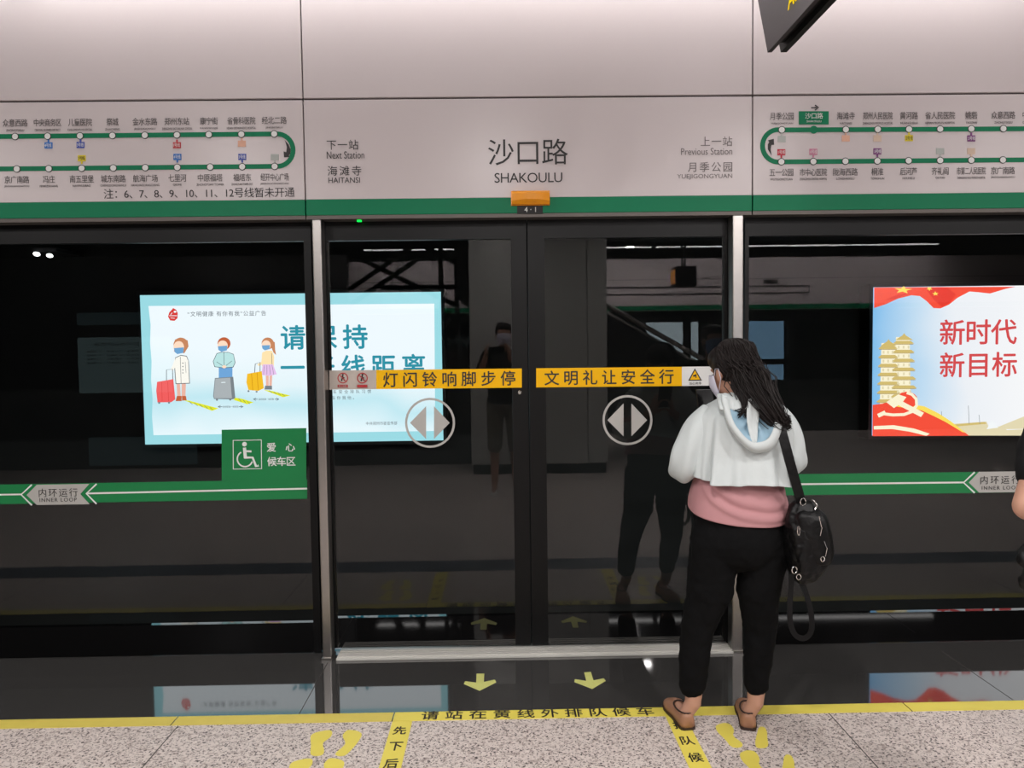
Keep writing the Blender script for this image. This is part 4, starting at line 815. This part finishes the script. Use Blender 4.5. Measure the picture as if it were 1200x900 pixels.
# trousers
tr = MB(); pxm = 0.0033
def leg(pts):
    for (a, ra), (b, rb) in zip(pts, pts[1:]): tr.cap(a, b, ra, rb, 18)
leg([(V(837, 640, 2.9), 30.5 * pxm), (V(832, 690, 2.91), 28 * pxm), (V(817.5, 735, 2.92), 20.5 * pxm), (V(813.5, 772, 2.905), 18.5 * pxm), (V(811, 801, 2.9), 16.5 * pxm)])
leg([(V(895, 640, 2.9), 30.5 * pxm), (V(889, 690, 2.91), 26.5 * pxm), (V(890, 735, 2.92), 20.5 * pxm), (V(888.5, 772, 2.9), 18 * pxm), (V(886, 801, 2.89), 14.5 * pxm)])
tr.ball(V(866, 632, 2.9), (59 * pxm, 0.128, 0.125)); tr.ball(V(866, 605, 2.91), (56 * pxm, 0.115, 0.11))
tr.organic('trousers', M['trousers'], wm, 0.006, 5, (0.014, 0.05))
def cr(xs, t):
    """Catmull-Rom through rows"""
    n = len(xs) - 1; i = min(int(t * n), n - 1); u = t * n - i; g = lambda k: np.array(xs[max(0, min(n, k))], float)
    a, b, c, d = g(i - 1), g(i), g(i + 1), g(i + 2); return 0.5 * ((2 * b) + (c - a) * u + (2 * a - 5 * b + 4 * c - d) * u * u + (3 * b - a - 3 * c + d) * u ** 3)
def sec(rows, cy, n, lv, disp=None, hem=None, ex=2.3):
    """loft of super-ellipse sections; rows = (photo y, left px, right px, half depth)"""
    rings = []
    for i in range(lv):
        t = i / (lv - 1); py, xl, xr, hd = cr(rows, t); a0, b0 = P(xl, py, Y=cy), P(xr, py, Y=cy); ring = []
        for k in range(n):
            a = 2 * math.pi * k / n; ca, sa = math.cos(a), math.sin(a)
            x = math.copysign(abs(ca) ** (2 / ex), ca); y = math.copysign(abs(sa) ** (2 / ex), sa); m = 1 + (disp(a, t) if disp else 0)
            ring.append(((a0[0] + b0[0]) / 2 + (b0[0] - a0[0]) / 2 * x * m, cy + hd * y * m, (a0[2] + b0[2]) / 2 + (hem(a, t) if hem else 0)))
        rings.append(ring)
    return rings
def fold(x, w): return math.exp(-(x / w) ** 2)
def shirt_d(a, t):
    # a: 270 deg = back (towards -Y); sagging diagonal folds across the lower back
    g = (math.degrees(a) - 270 + 540) % 360 - 180; s = 0
    for c0, sl, w_, am in ((0.62, 0.007, 0.08, 0.10), (0.80, 0.006, 0.06, 0.09), (0.46, 0.008, 0.06, 0.07)):
        s += am * (fold(t - (c0 + sl * g * 0.5 - 0.00006 * g * g), w_) - 0.7 * fold(t - (c0 + sl * g * 0.5 - 0.00006 * g * g) + 1.5 * w_, w_)) * fold(g, 75)
    return s + 0.012 * math.sin(5 * a + 2 * t)
def shirt_h(a, t): return (-0.030 * math.cos(a - math.radians(282)) - 0.012 * math.cos(a)) * max(0, (t - 0.35)) / 0.65
o = MB().loft(sec([(530, 826, 908, 0.085), (550, 820, 911, 0.10), (570, 813, 915, 0.118), (588, 809, 919, 0.128), (600, 808, 920, 0.134)], 2.925, 96, 26, shirt_d, shirt_h), cap=(False, False)).build('shirt', M['pink'], wm, smooth=True); evalmesh(o, [('SOLIDIFY', dict(thickness=0.004, offset=-1.0))])
# jacket body: cropped, flaring hem with soft vertical folds
def jk_d(a, t):
    w_ = max(0, t - 0.2) ** 1.2
    g = (math.degrees(a) - 270 + 540) % 360 - 180
    w_ *= 1.9; s = 0.03 * w_ * math.sin(5 * a + 0.7 + 1.1 * math.sin(3 * a)) + 0.018 * w_ * math.sin(19 * a + 2 + 2 * math.sin(2 * a))
    s += 0.10 * w_ * (fold(g + 36, 5) - 1.2 * fold(g + 47, 5)) - 0.09 * w_ * fold(g - 44, 4) + 0.09 * w_ * fold(g - 36, 4) + 0.05 * w_ * (fold(g + 12, 5) - fold(g + 4, 4) + fold(g - 16, 5))
    return s
def jk_h(a, t): return (0.006 * math.sin(4 * a + 0.4) + 0.016 * math.cos(a - math.radians(170))) * max(0, t - 0.5) * 2
jk = MB(); jk.loft(sec([(462, 850, 886, 0.060), (469, 840, 900, 0.078), (477, 826, 915, 0.096), (488, 815, 924, 0.112), (505, 811, 929, 0.124), (530, 808, 928, 0.134), (548, 806, 927, 0.148), (561, 804, 927, 0.160)], 2.925, 120, 34, jk_d, jk_h, 2.25), cap=(False, False))
def sleeve(pts, rad, seed):
    N = 22; rings = []; prevu = None
    for i in range(N):
        t = i / (N - 1); p = Vector(cr(pts, t)); d = (Vector(cr(pts, min(1, t + 0.02))) - Vector(cr(pts, max(0, t - 0.02)))).normalized(); r_ = float(cr([(q,) for q in rad], t)[0])
        u = d.cross(Vector((0, 1, 0.2))) if prevu is None else prevu - d * prevu.dot(d); u.normalize(); prevu = u; v_ = d.cross(u)
        ring = []
        for k in range(40):
            a = 2 * math.pi * k / 40; q = r_ * (1 + 0.07 * math.sin(5 * a + 9 * t + seed) * min(1, t * 3) + 0.06 * math.sin(26 * t + 2 * math.sin(a + seed)) * fold(t - 0.55, 0.28)); ring.append(p + (u * math.cos(a) + v_ * math.sin(a)) * q)
        rings.append(ring)
    jk.loft(rings, cap=(False, False))
sleeve([V(836, 484, 2.93), V(820, 503, 2.92), V(808, 527, 2.91), V(802, 546, 2.92), (0.735, 3.0, 1.02), (0.775, 3.09, 1.05), (0.82, 3.18, 1.115)], [0.052, 0.062, 0.060, 0.062, 0.055, 0.045, 0.036], 1.0)
sleeve([V(905, 484, 2.92), V(921, 503, 2.92), V(928, 527, 2.91), V(930, 544, 2.92), (1.10, 3.0, 1.03), (1.04, 3.09, 1.06), (0.965, 3.18, 1.115)], [0.052, 0.056, 0.050, 0.046, 0.046, 0.042, 0.036], 2.3)
jo = jk.build('jacket', M['jacket'], wm, smooth=True); evalmesh(jo, [('SOLIDIFY', dict(thickness=0.003, offset=-1.0)), ('SUBSURF', dict(levels=1))])
# hood hanging on the back
UP = [(846, 462), (847, 476), (851, 491), (859, 507), (871, 521), (886, 530), (901, 527), (912, 515), (916.5, 499), (912, 484), (902, 471), (892, 462)]
def hoodrow(sc, Y, lift=0, n=40):
    cx, cy = 880, 486; r_ = []
    for i in range(n):
        q = cr(UP, i / (n - 1)); b = 1 + 0.012 * math.sin(i * 0.9); bell = math.sin(math.pi * i / (n - 1))
        r_.append(V(cx + (q[0] - cx) * sc * b, cy + (q[1] - cy) * sc * b - lift, 2.86 - (2.86 - Y) * (0.35 + 0.65 * bell)))
    return r_
hb = MB(); hb.loft([hoodrow(0.93, 2.84), hoodrow(1.0, 2.805), hoodrow(1.03, 2.775), hoodrow(1.0, 2.745), hoodrow(0.92, 2.732), hoodrow(0.82, 2.732), hoodrow(0.76, 2.738, 1)], closed=False)
ho = hb.build('hood', M['jacket'], jo, smooth=True, label='hood hanging down the back'); evalmesh(ho, [('SOLIDIFY', dict(thickness=0.003, offset=0.0)), ('SUBSURF', dict(levels=1))])
lb = MB(); rr = []
for sc, Y in ((0.78, 2.742), (0.66, 2.765), (0.5, 2.785), (0.34, 2.79), (0.18, 2.795), (0.02, 2.80)):
    row = hoodrow(sc, Y, 1); rr.append([p + Vector((0, 0.010 * math.sin(i * 1.25 + sc * 6) * (1 - abs(sc - 0.45)), 0)) for i, p in enumerate(row)][4:-4])
lb.loft(rr, closed=False); lo_ = lb.build('hood_lining', M['lining'], jo, smooth=True, label='pale blue hood lining'); evalmesh(lo_, [('SOLIDIFY', dict(thickness=0.002, offset=0.0)), ('SUBSURF', dict(levels=1))])
hp = MB(); hp.loft([[V(x - w_, y, Y - 0.006), V(x - w_ * 0.4, y, Y - 0.009), V(x, y, Y - 0.003), V(x + w_ * 0.5, y, Y - 0.010), V(x + w_, y, Y - 0.006)] for x, y, w_, Y in ((884, 466, 7, 2.80), (883, 477, 8, 2.792), (882, 488, 7.5, 2.786), (882, 499, 6.5, 2.782), (883, 509, 5, 2.77), (884, 519, 3.5, 2.755))], closed=False)
o = hp.build('lining_panel', M['jacket'], jo, smooth=True, label='white centre strip of the hood lining'); evalmesh(o, [('SOLIDIFY', dict(thickness=0.003, offset=0.0)), ('SUBSURF', dict(levels=2))])
# collar folds between hood and neck
cb = MB()
for i in range(7):
    x0 = 843 + i * 7; cb.tube([V(x0, 461 + abs(i - 3) * 0.5, 2.868), V(x0 + 1.5, 470, 2.83), V(x0 + 2.5 - 0.3 * i, 481, 2.80)], [0.011, 0.014, 0.008], 10)
cb.organic('collar', M['jacket'], jo, 0.005, 3)
# hair: cap over the skull and a mass sweeping to her right shoulder
hb = MB(); g = lambda x, y, z: hc + Rh @ Vector((x, y, z))
hb.ball(g(0, -0.020, 0.034), (0.084, 0.092, 0.092), Rh, 24); hb.ball(g(0.0, 0.02, 0.062), (0.074, 0.075, 0.06), Rh)
tail = [(V(870, 425, 2.935), 0.045), (V(880, 445, 2.87), 0.056), (V(889, 463, 2.83), 0.047), (V(899, 478, 2.80), 0.040), (V(909, 490, 2.785), 0.030), (V(918, 499, 2.775), 0.014)]
for (a, ra), (b, rb) in zip(tail, tail[1:]): hb.cap(a, b, ra, rb, 16)
tail2 = [(V(866, 440, 2.89), 0.042), (V(872, 458, 2.85), 0.036), (V(875, 474, 2.82), 0.024)]
for (a, ra), (b, rb) in zip(tail2, tail2[1:]): hb.cap(a, b, ra, rb, 14)
ha = hb.organic('hair', M['hair'], wm, 0.006, 8)
sb = MB(); rnd = random.Random(3)
crown = V(868, 402, 2.95)
for i in range(560):
    u = rnd.random(); ph = rnd.uniform(-1.0, 1.0); rr = rnd.uniform(0.98, 1.09)
    a = g(0.086 * math.sin(ph * 1.5) * rr, -0.02 - 0.094 * math.cos(ph * 1.5) * rr, 0.03 + 0.03 * rnd.uniform(-1, 1.6))
    a0 = g(0.05 * math.sin(ph), -0.03 - 0.03 * math.cos(ph), 0.122)
    if u < 0.72: tgt = [tail[1], tail[2], tail[3], tail[4], (V(916 + rnd.uniform(-9, 12), 496 + rnd.uniform(-8, 8), 2.775), 0.004)]
    else: tgt = [tail2[0], tail2[1], tail2[2], (V(868 + rnd.uniform(-4, 26), 487 + rnd.uniform(-9, 4), 2.795), 0.003)]
    off = Vector((rnd.gauss(0, 0.5), -abs(rnd.gauss(0.55, 0.4)), rnd.gauss(0, 0.5)))
    pts = [a0, a] + [Vector(p) + off * r_ * 1.02 for p, r_ in tgt]
    fine = [Vector(cr([tuple(p) for p in pts], k / 13)) for k in range(14)]
    sb.tube(fine, [0.0023 * (1 - 0.7 * k / 13) + 0.0004 for k in range(14)], 5)
so = sb.build('hair_strands', M['hair'], ha, smooth=True)

# ---- shoulder bag
bg = thing('shoulder_bag', "black leather shoulder bag with metal buckles at the woman's right hip", 'bag', (1.17, 2.84, 0.85))
bb = MB(); rows = [(588, 929, 952, 0.03), (600, 924, 958, 0.05), (620, 921, 965, 0.068), (645, 922, 968, 0.075), (665, 925, 962, 0.07), (679, 930, 952, 0.045), (683, 936, 946, 0.02)]
bb.loft(sec(rows, 2.80, 40, 22, lambda a, t: 0.05 * math.sin(4 * a + 6 * t) + 0.03 * math.sin(9 * a + 13 * t), None, 2.6))
bo = bb.organic('bag_body', M['leather'], bg, 0.005, 3, (0.012, 0.03))
fb = MB(); fb.loft(sec([(596, 930, 960, 0.055), (604, 926, 966, 0.075), (625, 930, 971, 0.085), (648, 938, 972, 0.085), (656, 944, 968, 0.08)], 2.80, 40, 12, lambda a, t: 0.02 * math.sin(5 * a + 4 * t), None, 2.6))
fb.organic('flap', M['leather'], bg, 0.005, 3, (0.008, 0.04))
def ribbon(name, pts, wd, th, parent, m):
    fine = [Vector(cr([tuple(p) for p in pts], k / 30)) for k in range(31)]; rings = []
    for i, p in enumerate(fine):
        d = (fine[min(30, i + 1)] - fine[max(0, i - 1)]).normalized(); u = d.cross(Vector((0, -1, 0.05))).normalized(); n = u.cross(d)
        rings.append([p + u * wd / 2 + n * th / 2, p - u * wd / 2 + n * th / 2, p - u * wd / 2 - n * th / 2, p + u * wd / 2 - n * th / 2])
    return MB().loft(rings).build(name, m, parent)
ribbon('strap', [V(903, 468, 2.94), V(906, 474, 2.84), V(913, 495, 2.775), V(920, 520, 2.755), V(928, 550, 2.752), (V(936, 578, 2.765)), V(939, 592, 2.79)], 0.036, 0.004, bg, M['leather'])
ribbon('hanging_strap', [V(928, 672, 2.78), V(926, 700, 2.775), V(926, 728, 2.77), V(932, 744, 2.765), V(943, 748, 2.762), V(951, 738, 2.76), V(950, 716, 2.762), V(944, 694, 2.77), V(937, 676, 2.78)], 0.020, 0.003, bg, M['leather'])
def ringpx(cx, cy, rx, ry, Y, r_, name='buckle'):
    MB().tube([V(cx + rx * math.cos(a), cy + ry * math.sin(a), Y) for a in [2 * math.pi * k / 16 for k in range(17)]], r_, 6).build(name, M['chrome'], bg, smooth=True)
ringpx(941, 588, 3.2, 4.2, 2.765, 0.0022); ringpx(931, 668, 3, 4, 2.70, 0.002); ringpx(936, 676, 2.6, 3.2, 2.70, 0.002); ringpx(964, 655, 2.2, 3, 2.71, 0.002); ringpx(936, 622, 1.4, 5.5, 2.715, 0.0016)
MB().tube([V(952, 585, 2.72), V(958, 592, 2.715), V(955, 597, 2.715)], 0.0022, 6).build('zip_pull', M['chrome'], bg); MB().tube([V(960, 605, 2.712), V(963, 618, 2.71), V(961, 628, 2.71)], 0.002, 6).build('zip_pull', M['chrome'], bg); MB().tube([V(966, 634, 2.712), V(969, 642, 2.71), V(967, 652, 2.71)], 0.002, 6).build('zip_pull', M['chrome'], bg)
# phone she is holding
ph = MB().box(-0.037, 0.037, -0.004, 0.004, -0.078, 0.078, 0, 0.003).build('mobile_phone', M['phone']); ph.location = (0.893, 3.275, 1.24); ph.rotation_euler = (math.radians(-25), 0, 0)
tag(ph, 'black phone held in front of the woman with pale jacket', 'phone')

# ---- generic standing figure (person at the right edge, photographer)
def figure(label, x, y, yaw, H, elbows, wrists, wdir, top, bottom, shorts, hairlong, maskm, shoem, sleeve_t=0.62, palm=1):
    s = H / 1.68; R = Matrix.Rotation(yaw, 3, 'Z'); t = thing('person', label, 'person', (x, y, 0))
    W = lambda p: Vector((x, y, 0)) + R @ (Vector(p) * s)
    hcx = W((0, 0.035, 1.565)); mb = MB(); head(mb, hcx, R, s)
    mb.cap(W((0, 0, 1.40)), W((0, 0.015, 1.50)), 0.052 * s, 0.05 * s)
    sh = [W((-0.165, 0, 1.36)), W((0.165, 0, 1.36))]; mb.cap(sh[0], sh[1], 0.05 * s, 0.05 * s); mb.ball(W((0, 0, 1.23)), (0.155 * s, 0.1 * s, 0.19 * s), R); mb.ball(W((0, 0, 1.02)), (0.13 * s, 0.09 * s, 0.15 * s), R); mb.ball(W((0, 0, 0.9)), (0.16 * s, 0.105 * s, 0.12 * s), R)
    el = [W(e) for e in elbows]; wr = [W(q) for q in wrists]
    for i in (0, 1):
        mb.cap(sh[i], el[i], 0.047 * s, 0.037 * s); mb.cap(el[i], wr[i], 0.037 * s, 0.025 * s)
        q = 1 if i == 0 else -1
        hand(mb, wr[i], R @ Vector(wdir[i]), R @ Vector((q * 1.0, 0.1, 0)), q * palm, 30, s)
    hipz, kn, an = 0.88, 0.47, 0.085; legs = []
    for q in (-1, 1):
        h_, k_, a_ = W((q * 0.088, 0, hipz)), W((q * 0.10, 0.01, kn)), W((q * 0.105, -0.015, an)); legs.append((h_, k_, a_))
        mb.cap(h_, k_, 0.08 * s, 0.052 * s); mb.cap(k_, k_.lerp(a_, 0.35) - R @ Vector((0, 0.015, 0)), 0.05 * s, 0.048 * s); mb.cap(k_.lerp(a_, 0.35) - R @ Vector((0, 0.015, 0)), a_, 0.047 * s, 0.033 * s); mb.cap(a_, W((q * 0.11, 0.06, 0.045)), 0.034 * s, 0.026 * s); mb.cap(W((q * 0.11, 0.03, 0.04)), W((q * 0.12, 0.12, 0.035)), 0.026 * s, 0.022 * s)
    mb.organic('body', M['skin'], t, 0.006, 5); face_bits(t, hcx, R, maskm, s)
    tb = MB(); tb.cap(sh[0], sh[1], 0.064 * s, 0.064 * s); tb.ball(W((0, 0, 1.22)), (0.178 * s, 0.122 * s, 0.21 * s), R); tb.ball(W((0, 0, 1.03)), (0.165 * s, 0.118 * s, 0.19 * s), R); tb.ball(W((0, 0, 0.92)), (0.178 * s, 0.125 * s, 0.10 * s), R)
    for i in (0, 1): tb.cap(sh[i], sh[i].lerp(el[i], sleeve_t), 0.066 * s, 0.062 * s)
    tb.organic('shirt', M[top], t, 0.007, 5, (0.014, 0.06))
    lb = MB(); lb.ball(W((0, 0, 0.88)), (0.175 * s, 0.12 * s, 0.13 * s), R)
    for h_, k_, a_ in legs:
        lb.cap(h_, k_, 0.094 * s, 0.072 * s)
        if not shorts: lb.cap(k_, k_.lerp(a_, 0.85), 0.068 * s, 0.052 * s)
    lb.organic('trousers' if not shorts else 'shorts', M[bottom], t, 0.007, 5, (0.014, 0.06))
    hb = MB(); g = lambda a, b, c: hcx + R @ (Vector((a, b, c)) * s); hb.ball(g(0, -0.02, 0.04), (0.085 * s, 0.095 * s, 0.088 * s), R); hb.ball(g(0, 0.028, 0.078), (0.072 * s, 0.07 * s, 0.042 * s), R)
    if hairlong:
        hb.cap(g(0, -0.10, 0.03), g(0.0, -0.13, -0.05), 0.04 * s, 0.035 * s); hb.cap(g(0.0, -0.13, -0.05), g(0, -0.12, -0.18), 0.035 * s, 0.014 * s)
    hb.organic('hair', M['hair'], t, 0.007, 5, (0.006, 0.02))
    for q in (-1, 1): shoe(t, W((q * 0.105, -0.075, 0)), W((q * 0.125, 0.15, 0)), shoem, 0.25 * s)
    return t
figure('person in black short sleeved shirt cut off at the right edge', 1.555, 1.83, math.radians(-4), 1.66, [(-0.275, -0.05, 1.115), (0.22, -0.03, 1.08)], [(-0.03, 0.15, 1.12), (0.09, 0.17, 1.10)], [(0.7, 0.5, 0.35), (-0.5, 0.7, 0.35)], 'tee', 'tee', False, True, 'maskblue', 'white')
figure('person in dark shirt and shorts photographing, mirrored in left door', 0.02, -0.40, 0.0, 1.77, [(-0.25, 0.12, 1.13), (0.24, 0.12, 1.13)], [(-0.175, 0.30, 1.345), (0.055, 0.30, 1.345)], [(0.05, 0.25, 0.9), (-0.05, 0.25, 0.9)], 'tee', 'khaki', True, False, 'mask', 'white')
pp = MB().box(-0.075, 0.075, -0.004, 0.004, -0.036, 0.036, 0, 0.003).build('mobile_phone', M['phone']); pp.location = (-0.05, -0.022, 1.49); tag(pp, 'black phone held up by the photographing person', 'phone')
hbq = V(1193, 648, 1.85)
hbg = thing('handbag', 'black soft handbag carried by person at the right edge', 'bag', tuple(hbq + Vector((0.09, 0, -0.09))))
hm = MB(); hm.ball(hbq + Vector((0.10, 0, -0.01)), (0.10, 0.05, 0.05)); hm.ball(hbq + Vector((0.095, 0, -0.07)), (0.085, 0.05, 0.07)); hm.organic('bag_body', M['leather'], hbg, 0.006, 4, (0.02, 0.03))
MB().tube([hbq + Vector((0.04, 0, 0.03)), hbq + Vector((0.06, 0.01, 0.12)), hbq + Vector((0.12, 0.02, 0.14)), hbq + Vector((0.16, 0.01, 0.03))], 0.007, 8).build('handle', M['leather'], hbg, smooth=True)

bpy.data.objects.remove(_fo)
